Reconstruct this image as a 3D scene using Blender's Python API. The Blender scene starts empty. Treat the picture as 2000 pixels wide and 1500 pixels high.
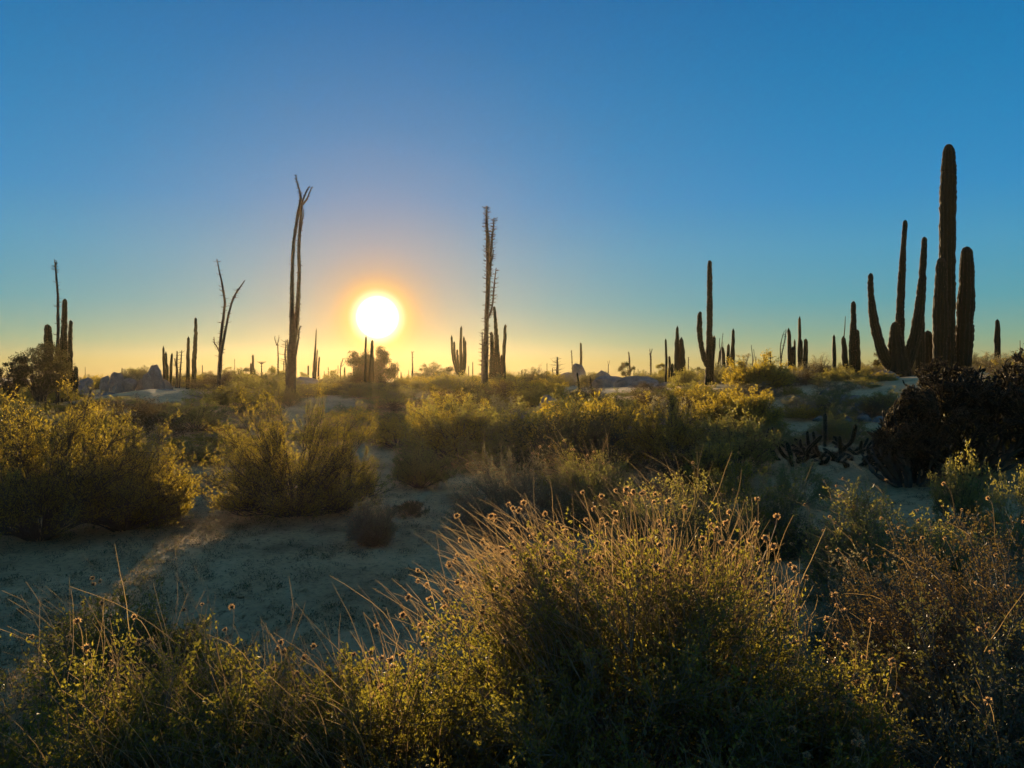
import bpy, bmesh, math, random
import numpy as np
from mathutils import Vector, Matrix, noise

S = bpy.context.scene
COL = S.collection
R = math.radians
rng = np.random.default_rng(7)
random.seed(7)

# ------------------------------------------------------------------ camera
EYE, HOR, F = 1.6, 735.0, 1570.0            # eye height, horizon row, focal length (in px of the 2000 px photo)
cam = bpy.data.cameras.new('camera'); camo = bpy.data.objects.new('camera', cam); COL.objects.link(camo)
cam.sensor_width = 36; cam.lens = 36 * F / 2000; cam.shift_y = -15 / 2000
cam.clip_start = .05; cam.clip_end = 5000
camo.location = (0, 0, EYE); camo.rotation_euler = (R(90), 0, 0)
S.camera = camo

# ------------------------------------------------------------------ exposure
S.view_settings.view_transform = 'Standard'; S.view_settings.look = 'None'
S.view_settings.exposure = 1.2; S.view_settings.gamma = 1; S.view_settings.use_curve_mapping = False
S.render.engine = 'CYCLES'
cy = S.cycles
cy.use_denoising = True
cy.max_bounces = 6; cy.diffuse_bounces = 3; cy.glossy_bounces = 2; cy.transmission_bounces = 4
cy.volume_bounces = 1; cy.transparent_max_bounces = 6
cy.sample_clamp_indirect = 4.0
cy.use_adaptive_sampling = True; cy.adaptive_threshold = .008

# ------------------------------------------------------------------ world and sun
SUN_AZ, SUN_EL = R(-9.5), R(4.15)           # azimuth from +Y (negative: towards -X)
sun_dir = Vector((math.sin(SUN_AZ) * math.cos(SUN_EL), math.cos(SUN_AZ) * math.cos(SUN_EL), math.sin(SUN_EL)))

def lin(r, g, b):
    f = lambda c: (c / 255) / 12.92 if c / 255 <= .04045 else ((c / 255 + .055) / 1.055) ** 2.4
    return (f(r), f(g), f(b), 1)

world = bpy.data.worlds.new('World'); S.world = world; world.use_nodes = True
wt = world.node_tree; wn = wt.nodes; wl = wt.links; wn.clear()
def wnode(t, **k):
    n = wn.new(t)
    for a, v in k.items(): setattr(n, a, v)
    return n
def wmath(op, a, b=None):
    n = wnode('ShaderNodeMath', operation=op)
    for i, v in enumerate((a, b)):
        if v is None: continue
        if isinstance(v, (int, float)): n.inputs[i].default_value = v
        else: wl.new(v, n.inputs[i])
    return n.outputs[0]
def wramp(src, stops):
    n = wnode('ShaderNodeValToRGB'); cr = n.color_ramp; cr.interpolation = 'LINEAR'
    while len(cr.elements) > 1: cr.elements.remove(cr.elements[-1])
    cr.elements[0].position = stops[0][0]; cr.elements[0].color = stops[0][1]
    for p, c in stops[1:]:
        e = cr.elements.new(p); e.color = c
    wl.new(src, n.inputs[0]); return n.outputs[0]
def wscale(col, k):
    n = wnode('ShaderNodeVectorMath', operation='SCALE'); wl.new(col, n.inputs[0]); n.inputs['Scale'].default_value = k
    return n.outputs[0]
def wadd(a, b):
    n = wnode('ShaderNodeVectorMath', operation='ADD'); wl.new(a, n.inputs[0]); wl.new(b, n.inputs[1]); return n.outputs[0]

tc = wnode('ShaderNodeTexCoord')
nrm = wnode('ShaderNodeVectorMath', operation='NORMALIZE'); wl.new(tc.outputs['Generated'], nrm.inputs[0])
sep = wnode('ShaderNodeSeparateXYZ'); wl.new(nrm.outputs[0], sep.inputs[0])
elev = wmath('ARCSINE', sep.outputs[2])                       # radians
e_t = wmath('MAXIMUM', wmath('DIVIDE', elev, math.pi / 2), 0)   # 0 horizon .. 1 zenith
e_s = wmath('POWER', e_t, .5)                                 # stretch the low sky
def es(deg): return math.sqrt(deg / 90)
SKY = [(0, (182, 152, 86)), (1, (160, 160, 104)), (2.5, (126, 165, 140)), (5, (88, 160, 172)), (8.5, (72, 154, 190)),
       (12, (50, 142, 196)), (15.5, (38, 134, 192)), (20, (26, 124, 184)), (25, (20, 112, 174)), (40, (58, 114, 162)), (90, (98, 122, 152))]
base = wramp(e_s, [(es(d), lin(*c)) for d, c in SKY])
dot = wnode('ShaderNodeVectorMath', operation='DOT_PRODUCT'); wl.new(nrm.outputs[0], dot.inputs[0]); dot.inputs[1].default_value = sun_dir
ang = wmath('ARCCOSINE', wmath('MINIMUM', dot.outputs['Value'], 1.0))
a_t = wmath('POWER', wmath('DIVIDE', ang, R(60)), .5)
def as_(deg): return math.sqrt(deg / 60)
HALO = [(0, 1), (1.4, .98), (1.8, .86), (2.5, .64), (3.4, .42), (5, .25), (9, .12), (13, .06), (20, .02), (32, .008), (55, 0)]
hal = wramp(a_t, [(as_(d), (v, v, v, 1)) for d, v in HALO])
HCOL = [(0, (255, 250, 225)), (1.6, (255, 240, 180)), (2.1, (255, 198, 90)), (2.8, (248, 168, 60)), (5, (238, 156, 60)), (12, (222, 160, 84)), (30, (205, 165, 130))]
hcol = wramp(a_t, [(as_(d), lin(*c)) for d, c in HCOL])
mix = wnode('ShaderNodeMix', data_type='RGBA', blend_type='MIX')
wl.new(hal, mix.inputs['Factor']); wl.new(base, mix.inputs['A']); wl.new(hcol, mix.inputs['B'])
disc = wramp(a_t, [(0, (1, 1, 1, 1)), (as_(1.0), (1, 1, 1, 1)), (as_(1.3), (.3, .28, .2, 1)), (as_(1.5), (.04, .03, .012, 1)), (as_(1.9), (0, 0, 0, 1))])
nish = wnode('ShaderNodeTexSky', sky_type='NISHITA', sun_disc=False, sun_elevation=SUN_EL, sun_rotation=SUN_AZ,
             air_density=1.0, dust_density=.1, ozone_density=4.0)
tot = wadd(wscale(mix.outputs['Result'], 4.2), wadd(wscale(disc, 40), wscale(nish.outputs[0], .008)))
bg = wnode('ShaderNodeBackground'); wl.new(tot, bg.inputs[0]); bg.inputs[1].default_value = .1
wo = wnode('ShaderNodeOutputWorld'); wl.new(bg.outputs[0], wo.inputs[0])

sun = bpy.data.lights.new('sun', 'SUN'); sun.energy = 5.0; sun.angle = R(.5); sun.color = (1, .70, .37)
suno = bpy.data.objects.new('sun', sun); COL.objects.link(suno)
suno.rotation_euler = (-sun_dir).to_track_quat('-Z', 'Y').to_euler()
suno.location = (0, 0, 30)

HAZE_DENSITY, HAZE_G = .00022, .74

# ------------------------------------------------------------------ materials
def mat(name):
    m = bpy.data.materials.new(name); m.use_nodes = True; nt = m.node_tree; nt.nodes.clear()
    out = nt.nodes.new('ShaderNodeOutputMaterial')
    return m, nt, out
def N(nt, t, **k):
    n = nt.nodes.new(t)
    for a, v in k.items():
        if a in n.inputs: n.inputs[a].default_value = v
        else: setattr(n, a, v)
    return n
def ramp(nt, src, stops):
    n = nt.nodes.new('ShaderNodeValToRGB'); cr = n.color_ramp
    while len(cr.elements) > 1: cr.elements.remove(cr.elements[-1])
    cr.elements[0].position = stops[0][0]; cr.elements[0].color = (*stops[0][1], 1)
    for p, c in stops[1:]:
        e = cr.elements.new(p); e.color = (*c, 1)
    nt.links.new(src, n.inputs[0]); return n.outputs[0]

def leaf_mat(name, cols, tcols, tfac=.5, gloss=.05, rough=.38):
    """thin leaves: reflecting and letting light through; every leaf carries its own tint value"""
    m, nt, out = mat(name)
    at = N(nt, 'ShaderNodeAttribute', attribute_name='tint')
    c = ramp(nt, at.outputs['Fac'], list(zip(np.linspace(0, 1, len(cols)), cols)))
    t = ramp(nt, at.outputs['Fac'], list(zip(np.linspace(0, 1, len(tcols)), tcols)))
    d = N(nt, 'ShaderNodeBsdfDiffuse'); nt.links.new(c, d.inputs[0])
    tr = N(nt, 'ShaderNodeBsdfTranslucent'); nt.links.new(t, tr.inputs[0])
    mx = N(nt, 'ShaderNodeMixShader'); mx.inputs[0].default_value = tfac
    nt.links.new(d.outputs[0], mx.inputs[1]); nt.links.new(tr.outputs[0], mx.inputs[2])
    g = N(nt, 'ShaderNodeBsdfGlossy'); g.inputs['Roughness'].default_value = rough; g.inputs[0].default_value = (.8, .8, .8, 1)
    m2 = N(nt, 'ShaderNodeMixShader'); m2.inputs[0].default_value = gloss
    nt.links.new(mx.outputs[0], m2.inputs[1]); nt.links.new(g.outputs[0], m2.inputs[2])
    nt.links.new(m2.outputs[0], out.inputs[0])
    return m

def solid_mat(name, stops, scale=6, rough=.85, bump=.4, bscale=30, bdist=.02, detail=6, stretch=None, spec=.3):
    m, nt, out = mat(name)
    co = N(nt, 'ShaderNodeTexCoord'); src = co.outputs['Object']
    if stretch:
        mp = N(nt, 'ShaderNodeMapping'); mp.inputs['Scale'].default_value = stretch; nt.links.new(src, mp.inputs[0]); src = mp.outputs[0]
    n1 = N(nt, 'ShaderNodeTexNoise', Scale=scale, Detail=detail, Roughness=.62); nt.links.new(src, n1.inputs['Vector'])
    c = ramp(nt, n1.outputs[0], stops)
    p = N(nt, 'ShaderNodeBsdfPrincipled'); p.inputs['Roughness'].default_value = rough; p.inputs['Specular IOR Level'].default_value = spec
    nt.links.new(c, p.inputs['Base Color'])
    n2 = N(nt, 'ShaderNodeTexNoise', Scale=bscale, Detail=5, Roughness=.65); nt.links.new(src, n2.inputs['Vector'])
    b = N(nt, 'ShaderNodeBump', Strength=bump, Distance=bdist); nt.links.new(n2.outputs[0], b.inputs['Height'])
    nt.links.new(b.outputs[0], p.inputs['Normal']); nt.links.new(p.outputs[0], out.inputs[0])
    return m

M = {}
M['creosote'] = leaf_mat('creosote_leaf', [(.035, .045, .012), (.06, .07, .018), (.10, .095, .025)],
                         [(.34, .27, .024), (.49, .37, .03), (.68, .48, .035)], .58, .04)
M['olive'] = leaf_mat('olive_leaf', [(.04, .055, .02), (.07, .085, .03), (.11, .11, .045)],
                      [(.25, .24, .04), (.38, .33, .05), (.52, .42, .07)], .55, .05)
M['encelia'] = leaf_mat('brittlebush_leaf', [(.035, .027, .006), (.065, .050, .010), (.11, .09, .022)],
                        [(.20, .19, .022), (.32, .285, .03), (.47, .38, .045)], .56, .03)
M['grey'] = leaf_mat('grey_leaf', [(.06, .07, .045), (.10, .11, .07), (.15, .15, .10)],
                     [(.22, .2, .09), (.34, .29, .12), (.46, .38, .16)], .5, .05)
M['dry'] = leaf_mat('dry_leaf', [(.05, .03, .016), (.08, .05, .025), (.12, .08, .04)],
                    [(.08, .052, .014), (.14, .095, .022), (.26, .18, .04)], .42, .02)
M['dark'] = leaf_mat('dark_leaf', [(.02, .03, .012), (.04, .05, .018), (.06, .07, .025)],
                     [(.08, .085, .02), (.14, .13, .025), (.22, .18, .03)], .45, .05)
M['straw'] = leaf_mat('straw_stem', [(.16, .105, .05), (.22, .15, .07)], [(.40, .27, .11), (.56, .40, .17)], .5, .06)
M['twig'] = solid_mat('grey_brown_twig', [(.3, (.05, .037, .026)), (.7, (.13, .10, .075))], 20, .8, .3, 60, .004)
M['pale_twig'] = solid_mat('pale_dead_twig', [(.3, (.10, .07, .045)), (.7, (.24, .18, .12))], 20, .75, .3, 60, .004)
M['seed'] = solid_mat('dark_seed_head', [(.35, (.05, .03, .018)), (.7, (.14, .085, .045))], 300, .9, .6, 900, .001)
M['bract'] = leaf_mat('dry_bract', [(.22, .13, .06), (.30, .2, .1)], [(.60, .36, .14), (.75, .5, .22)], .6, .04)
M['petal'] = leaf_mat('yellow_petal', [(.62, .40, .02), (.70, .48, .03)], [(.8, .55, .03), (.85, .6, .04)], .45, .03)
M['bark'] = solid_mat('dark_bark', [(.3, (.045, .035, .025)), (.7, (.11, .085, .06))], 9, .9, .8, 25, .02)
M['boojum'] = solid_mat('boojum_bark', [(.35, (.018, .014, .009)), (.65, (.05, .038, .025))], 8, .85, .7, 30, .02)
M['spine'] = leaf_mat('spine', [(.03, .024, .015), (.07, .055, .035)], [(.35, .24, .12), (.5, .36, .2)], .5, .06)
M['cholla_spine'] = leaf_mat('cholla_spine', [(.02, .019, .009), (.06, .048, .022)], [(.09, .075, .025), (.34, .26, .10)], .5, .05)
M['deep'] = leaf_mat('deep_green_leaf', [(.012, .016, .006), (.022, .028, .010), (.04, .042, .014)], [(.06, .06, .012), (.10, .09, .018), (.2, .15, .03)], .35, .03)
M['litter'] = leaf_mat('dry_litter', [(.16, .10, .05), (.34, .23, .12), (.50, .37, .22)], [(.18, .12, .05), (.3, .2, .09), (.42, .3, .14)], .4, .02)
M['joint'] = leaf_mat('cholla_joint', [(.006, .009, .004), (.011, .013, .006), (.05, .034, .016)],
                      [(.03, .03, .01), (.05, .045, .012), (.20, .13, .05)], .3, .02)  # last stop: lighter brown that paints sunlight onto the outer tips

def cactus_mat():
    m, nt, out = mat('cardon_skin')
    co = N(nt, 'ShaderNodeTexCoord')
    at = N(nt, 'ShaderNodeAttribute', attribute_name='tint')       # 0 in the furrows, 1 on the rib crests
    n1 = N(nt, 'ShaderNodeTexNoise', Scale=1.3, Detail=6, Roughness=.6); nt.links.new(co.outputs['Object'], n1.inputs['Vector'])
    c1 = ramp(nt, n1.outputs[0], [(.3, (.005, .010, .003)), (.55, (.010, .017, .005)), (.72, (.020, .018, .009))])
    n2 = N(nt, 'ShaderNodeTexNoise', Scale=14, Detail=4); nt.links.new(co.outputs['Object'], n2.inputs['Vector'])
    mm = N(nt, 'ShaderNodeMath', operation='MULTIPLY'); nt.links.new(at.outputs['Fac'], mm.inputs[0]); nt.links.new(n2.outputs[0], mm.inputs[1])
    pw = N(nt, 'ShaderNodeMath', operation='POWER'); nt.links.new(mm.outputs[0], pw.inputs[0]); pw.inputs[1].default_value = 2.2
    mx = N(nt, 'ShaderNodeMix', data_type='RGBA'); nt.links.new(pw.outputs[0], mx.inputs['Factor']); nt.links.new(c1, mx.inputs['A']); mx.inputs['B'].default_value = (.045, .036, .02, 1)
    p = N(nt, 'ShaderNodeBsdfPrincipled'); p.inputs['Roughness'].default_value = .7; p.inputs['Specular IOR Level'].default_value = .12
    nt.links.new(mx.outputs['Result'], p.inputs['Base Color'])
    b = N(nt, 'ShaderNodeBump', Strength=.5, Distance=.02); nt.links.new(n2.outputs[0], b.inputs['Height']); nt.links.new(b.outputs[0], p.inputs['Normal'])
    nt.links.new(p.outputs[0], out.inputs[0]); return m
M['cactus'] = cactus_mat()

def rock_mat():
    m, nt, out = mat('weathered_granite')
    co = N(nt, 'ShaderNodeTexCoord')
    n1 = N(nt, 'ShaderNodeTexNoise', Scale=1.1, Detail=8, Roughness=.65); nt.links.new(co.outputs['Object'], n1.inputs['Vector'])
    c1 = ramp(nt, n1.outputs[0], [(.30, (.10, .08, .065)), (.45, (.20, .165, .135)), (.58, (.30, .25, .205)), (.75, (.40, .34, .28))])
    n2 = N(nt, 'ShaderNodeTexNoise', Scale=45, Detail=3); nt.links.new(co.outputs['Object'], n2.inputs['Vector'])
    c2 = ramp(nt, n2.outputs[0], [(.35, (.55, .55, .55)), (.6, (1, 1, 1))])
    mx = N(nt, 'ShaderNodeMix', data_type='RGBA', blend_type='MULTIPLY'); mx.inputs['Factor'].default_value = .7
    nt.links.new(c1, mx.inputs['A']); nt.links.new(c2, mx.inputs['B'])
    p = N(nt, 'ShaderNodeBsdfPrincipled'); p.inputs['Roughness'].default_value = .9; p.inputs['Specular IOR Level'].default_value = .25
    nt.links.new(mx.outputs['Result'], p.inputs['Base Color'])
    n3 = N(nt, 'ShaderNodeTexNoise', Scale=7, Detail=9, Roughness=.7); nt.links.new(co.outputs['Object'], n3.inputs['Vector'])
    b = N(nt, 'ShaderNodeBump', Strength=.8, Distance=.06); nt.links.new(n3.outputs[0], b.inputs['Height']); nt.links.new(b.outputs[0], p.inputs['Normal'])
    nt.links.new(p.outputs[0], out.inputs[0]); return m
M['rock'] = rock_mat()

def sand_mat():
    m, nt, out = mat('granite_sand')
    co = N(nt, 'ShaderNodeTexCoord')
    n1 = N(nt, 'ShaderNodeTexNoise', Scale=.55, Detail=9, Roughness=.6); nt.links.new(co.outputs['Object'], n1.inputs['Vector'])
    c1 = ramp(nt, n1.outputs[0], [(.33, (.21, .12, .05)), (.43, (.54, .34, .165)), (.57, (.70, .46, .23)), (.74, (.75, .53, .29))])
    n2 = N(nt, 'ShaderNodeTexNoise', Scale=16, Detail=6, Roughness=.8); nt.links.new(co.outputs['Object'], n2.inputs['Vector'])
    c2 = ramp(nt, n2.outputs[0], [(.37, (.30, .25, .20)), (.45, (.95, .93, .9)), (.66, (1.25, 1.22, 1.18))])
    mx = N(nt, 'ShaderNodeMix', data_type='RGBA', blend_type='MULTIPLY'); mx.inputs['Factor'].default_value = .85
    nt.links.new(c1, mx.inputs['A']); nt.links.new(c2, mx.inputs['B'])
    p = N(nt, 'ShaderNodeBsdfPrincipled'); p.inputs['Roughness'].default_value = .95; p.inputs['Specular IOR Level'].default_value = .15
    nt.links.new(mx.outputs['Result'], p.inputs['Base Color'])
    n3 = N(nt, 'ShaderNodeTexNoise', Scale=9, Detail=9, Roughness=.75); nt.links.new(co.outputs['Object'], n3.inputs['Vector'])
    b = N(nt, 'ShaderNodeBump', Strength=1.0, Distance=.11); nt.links.new(n3.outputs[0], b.inputs['Height']); nt.links.new(b.outputs[0], p.inputs['Normal'])
    nt.links.new(p.outputs[0], out.inputs[0]); return m
M['sand'] = sand_mat()
M['hill'] = solid_mat('far_hill', [(.3, (.10, .085, .06)), (.7, (.2, .165, .12))], .02, .95, .2, .1, 2)

# ------------------------------------------------------------------ helpers: numpy geometry to meshes
def mesh_from(name, V, faces_list, mats, mat_idx=None, tint=None, smooth=False):
    """faces_list: list of (n,k) int arrays"""
    me = bpy.data.meshes.new(name)
    V = np.asarray(V, np.float32); fl = [np.asarray(f, np.int32) for f in faces_list if len(f)]
    loops = np.concatenate([f.ravel() for f in fl]); counts = np.concatenate([np.full(len(f), f.shape[1], np.int32) for f in fl])
    starts = np.concatenate([[0], np.cumsum(counts)[:-1]]).astype(np.int32)
    me.vertices.add(len(V)); me.vertices.foreach_set('co', V.ravel())
    me.loops.add(len(loops)); me.loops.foreach_set('vertex_index', loops)
    me.polygons.add(len(counts)); me.polygons.foreach_set('loop_start', starts); me.polygons.foreach_set('loop_total', counts)
    for m in (mats if isinstance(mats, (list, tuple)) else [mats]): me.materials.append(m)
    if mat_idx is not None: me.polygons.foreach_set('material_index', np.asarray(mat_idx, np.int32))
    me.polygons.foreach_set('use_smooth', np.full(len(counts), smooth))
    if tint is not None:
        a = me.attributes.new('tint', 'FLOAT', 'POINT'); a.data.foreach_set('value', np.asarray(tint, np.float32))
    me.update(calc_edges=True)
    return me

def norm(v): return v / np.maximum(np.linalg.norm(v, axis=-1, keepdims=True), 1e-9)

def frames(T):
    ref = np.where(np.abs(T[..., 2:3]) < .9, np.array([0, 0, 1.]), np.array([1., 0, 0]))
    A = norm(np.cross(T, ref)); B = np.cross(T, A); return A, B

def tubes(P, Rr, sides=3, tint=None, open_=False):
    """P (n,K,3) polylines, Rr (n,K) radii"""
    n, K, _ = P.shape
    T = np.empty_like(P); T[:, 1:-1] = P[:, 2:] - P[:, :-2]; T[:, 0] = P[:, 1] - P[:, 0]; T[:, -1] = P[:, -1] - P[:, -2]
    T = norm(T)
    A, B = frames(norm(T.mean(1, keepdims=True) + T * .0) + T * 0)
    a = np.arange(sides) * 2 * math.pi / sides
    ring = A[:, :, None] * np.cos(a)[None, None, :, None] + B[:, :, None] * np.sin(a)[None, None, :, None]
    V = (P[:, :, None] + ring * Rr[:, :, None, None]).reshape(-1, 3)
    i = np.arange(n)[:, None, None] * K * sides + np.arange(K - 1)[None, :, None] * sides
    s = np.arange(sides)[None, None, :]; s2 = (s + 1) % sides
    Fq = np.stack([i + s, i + s2, i + sides + s2, i + sides + s], -1)
    if open_: Fq = Fq[:, :, :-1]
    Fq = Fq.reshape(-1, 4)
    tv = np.repeat(rng.random(n) if tint is None else tint, K * sides)
    return V, Fq, tv

def leaves(C, D, Nn, L, W, fold=.25):
    """diamond leaves with a fold: base C, direction D, normal Nn"""
    D = norm(D); side = norm(np.cross(D, Nn)); up = np.cross(side, D)
    L = L[:, None]; W = W[:, None]
    v0 = C; v2 = C + D * L
    mid = C + D * L * .45
    v1 = mid + side * W * .5 + up * W * fold; v3 = mid - side * W * .5 + up * W * fold
    V = np.stack([v0, v1, v2, v3], 1).reshape(-1, 3)
    i = np.arange(len(C))[:, None] * 4
    Ft = np.concatenate([i + np.array([[0, 1, 2]]), i + np.array([[0, 2, 3]])], 0)
    return V, Ft, np.repeat(rng.random(len(C)), 4)

class Geo:
    def __init__(s): s.V = []; s.F = {}; s.T = []; s.n = 0
    def add(s, V, Fc, t):
        s.V.append(V); s.F.setdefault(Fc.shape[1], []).append(Fc + s.n); s.T.append(t); s.n += len(V); return s
    def mesh(s, name, m, smooth=False):
        return mesh_from(name, np.concatenate(s.V), [np.concatenate(f) for f in s.F.values()], m, tint=np.concatenate(s.T), smooth=smooth)

def grow(p0, d0, L, K, up=0., wob=.1):
    d = norm(d0); P = [p0]; st = (L / (K - 1))[:, None]
    for k in range(K - 1):
        P.append(P[-1] + d * st)
        d = norm(d + rng.normal(0, wob, d.shape) + np.array([0, 0, up / (K - 1)]))
    return np.stack(P, 1)

def along(P, idx, t):
    K = P.shape[1]; f = t * (K - 1); k = np.minimum(f.astype(int), K - 2); w = (f - k)[:, None]
    a = P[idx, k]; b = P[idx, k + 1]; return a * (1 - w) + b * w, norm(b - a)

def taper(n, K, r0, r1): return np.linspace(1, 0, K)[None] * (r0 - r1) + r1 + np.zeros((n, 1))

# ------------------------------------------------------------------ terrain
def sstep(a, b, x): t = np.clip((x - a) / (b - a), 0, 1); return t * t * (3 - 2 * t)
def vnoise(x, y, s, seed=0):
    r = np.random.default_rng(seed); o = 0
    for k in range(7):
        a = r.uniform(0, 6.28); f = r.uniform(.7, 1.6) / s; o = o + np.sin(x * f * math.cos(a) * 6.28 + y * f * math.sin(a) * 6.28 + r.uniform(0, 6.28))
    return o / 7
def ground_z(x, y):
    x = np.asarray(x, float); y = np.asarray(y, float); d = np.hypot(x, y)
    u = np.clip(x / np.maximum(y, .5), -.8, .8); u = np.where(y < 0, 0, u)
    Rr = np.interp(u, [-.8, -.66, -.58, -.45, -.3, -.1, .1, .25, .4, .5, .58, .8], [.35, .45, .8, 1.15, 1.02, 1.0, 1.12, 1.3, 1.45, 1.62, 1.75, 1.8])
    rt = sstep(.12, .32, u); s = sstep(10.5 - 3 * rt, 27 - 2 * rt, d) * (1 - .85 * sstep(48, 150, d)) * sstep(-6, 10, y)
    z = Rr * s + .10 * vnoise(x, y, 7, 3) * sstep(7, 14, d) + .02 * vnoise(x, y, 1.6, 5) + .007 * vnoise(x, y, .45, 9) * (1 - sstep(15, 30, d))
    z = z * 1.0 + .5 * vnoise(x, y, 60, 8) * sstep(60, 160, d) * (1 - sstep(170, 240, d))
    return z
def gz(x, y): return float(ground_z(x, y))
def W(px, py, d): return Vector(((px - 1000) / F * d, d, EYE + (HOR - py) / F * d))

def build_ground():
    az = np.concatenate([np.linspace(-math.pi, -.75, 30, endpoint=False), np.linspace(-.75, .75, 330, endpoint=False), np.linspace(.75, math.pi, 30, endpoint=False)])
    rad = np.concatenate([[0.0], np.geomspace(1.2, 60, 260), np.geomspace(62, 250, 25)])
    A, Q = np.meshgrid(az, rad); X = np.sin(A) * Q; Y = np.cos(A) * Q; Z = ground_z(X, Y)
    lump = vnoise(X, Y, .22, 21) * vnoise(X, Y, .9, 22) * .06 + vnoise(X, Y, .09, 23) * .009
    Z = Z + lump * (1 - sstep(12, 20, Q))
    n, m = A.shape; V = np.stack([X, Y, Z], -1).reshape(-1, 3)
    i = np.arange(n - 1)[:, None] * m + np.arange(m)[None]; i2 = np.arange(n - 1)[:, None] * m + (np.arange(m)[None] + 1) % m
    Fq = np.stack([i, i + m, i2 + m, i2], -1).reshape(-1, 4)
    me = mesh_from('ground', V, [Fq[:, ::-1]], M['sand'], smooth=True)
    o = bpy.data.objects.new('ground', me); COL.objects.link(o); o['kind'] = 'structure'; return o
build_ground()

def far_hills():
    A = np.linspace(R(-60), R(-22), 160); rows = 8; V = []
    prof = .5 + .5 * vnoise(A * 100, A * 0, 22, 31) + .25 * vnoise(A * 100, A * 0, 6, 32)
    env = sstep(R(-60), R(-50), A) * (1 - sstep(R(-34), R(-24), A))
    for r in range(rows):
        t = r / (rows - 1); q = 215 + 28 * t
        z = (1.2 + 1.6 * prof) * env * math.sin(t * math.pi / 2) - 1
        V.append(np.stack([np.sin(A) * q, np.cos(A) * q, z + 0 * A], -1))
    V = np.concatenate(V); m = len(A)
    i = np.arange(rows - 1)[:, None] * m + np.arange(m - 1)[None]
    me = mesh_from('far_hills', V, [np.stack([i, i + 1, i + m + 1, i + m], -1).reshape(-1, 4)], M['hill'], smooth=True)
    o = bpy.data.objects.new('far_hills', me); COL.objects.link(o); o['kind'] = 'structure'
far_hills()

# ------------------------------------------------------------------ objects
USED = {}
def tag(o, label, cat, group=None):
    o['label'] = label; o['category'] = cat
    if group: o['group'] = group
def thing(name, label, cat, loc, group=None):
    o = bpy.data.objects.new(name, None); COL.objects.link(o); o.location = loc; o.empty_display_size = .2
    tag(o, label, cat, group); return o
def part(name, me, parent, stuff=False, shift=True):
    o = bpy.data.objects.new(name, me); COL.objects.link(o); o.parent = parent
    if shift:                                  # mesh given in world coordinates: move into the thing's own
        w = Vector(parent.location)
        if parent.parent: w = w + Vector(parent.parent.location)
        me.transform(Matrix.Translation(-w))
    if stuff: o['kind'] = 'stuff'
    return o
def copy_tree(o, parent=None):
    c = o.copy(); COL.objects.link(c); c.parent = parent
    for ch in o.children: copy_tree(ch, c)
    return c

# ---- cardon columns: ribbed, with a domed tip
def spline(pts, n):
    pts = np.array(pts, float); K = len(pts)
    t = np.linspace(0, K - 1, n); k = np.minimum(t.astype(int), K - 2); f = (t - k)[:, None]
    P = lambda i: pts[np.clip(i, 0, K - 1)]
    p0, p1, p2, p3 = P(k - 1), P(k), P(k + 1), P(k + 2)
    return .5 * ((2 * p1) + (-p0 + p2) * f + (2 * p0 - 5 * p1 + 4 * p2 - p3) * f * f + (-p0 + 3 * p1 - 3 * p2 + p3) * f ** 3)

def column_mesh(ctr, wid, ribs=13, ring=.09, depth=.16, spr=4, seed=0, name='column'):
    """ctr: list of points, wid: diameters; last point is the tip"""
    r = np.random.default_rng(seed)
    full = np.concatenate([np.array(ctr, float), np.array(wid, float)[:, None]], 1)
    Ltot = np.sum(np.linalg.norm(np.diff(np.array(ctr, float), axis=0), axis=1))
    n = max(14, int(Ltot / ring)); S4 = spline(full, n); C = S4[:, :3]; rad = np.maximum(S4[:, 3] / 2, .01)
    s = np.concatenate([[0], np.cumsum(np.linalg.norm(np.diff(C, axis=0), axis=1))]); s /= s[-1]
    end = (1 - s) * Ltot; r0 = np.array(wid)[-1] / 2
    # constrictions where growth paused, small unevenness elsewhere
    mod = 1 + .02 * r.normal(size=n)
    for k in range(r.integers(1, 5)):
        c = r.uniform(.12, .92); mod -= r.uniform(.05, .13) * np.exp(-((s - c) * Ltot / (.10 + .2 * r.random())) ** 2)
    mod += .03 * np.sin(s * Ltot * 2.1 + r.uniform(0, 6))
    rad = rad * mod
    cap = np.clip(end / (1.9 * r0 + 1e-6), 0, 1); rad = rad * np.sqrt(np.maximum(1 - (1 - cap) ** 2.3, .0)) ; rad[-1] = .004
    # a few extra rings in the dome
    T = norm(np.gradient(C, axis=0)); A, B = frames(T * 0 + norm(T.mean(0, keepdims=True)))
    C = C + (A * r.normal(0, .006, (n, 1)) + B * r.normal(0, .006, (n, 1))) * (rad[:, None] > .05)
    ns = ribs * spr; th = np.arange(ns) * 2 * math.pi / ns
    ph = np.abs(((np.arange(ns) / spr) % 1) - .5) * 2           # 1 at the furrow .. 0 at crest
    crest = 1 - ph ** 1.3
    rr = (1 - depth * (1 - crest))[None] * rad[:, None] * (1 + .018 * r.normal(size=(n, ns)))
    V = C[:, None] + (A[:, None] * np.cos(th)[None, :, None] + B[:, None] * np.sin(th)[None, :, None]) * rr[..., None]
    i = np.arange(n - 1)[:, None] * ns + np.arange(ns)[None]; j = np.arange(n - 1)[:, None] * ns + (np.arange(ns)[None] + 1) % ns
    Fq = np.stack([i, j, j + ns, i + ns], -1).reshape(-1, 4)
    V = V.reshape(-1, 3)
    capf = np.arange(ns)[None] + (n - 1) * ns
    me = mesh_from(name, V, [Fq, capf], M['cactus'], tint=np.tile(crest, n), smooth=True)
    info = (C, rad, A, B, ribs)
    return me, info

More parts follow.
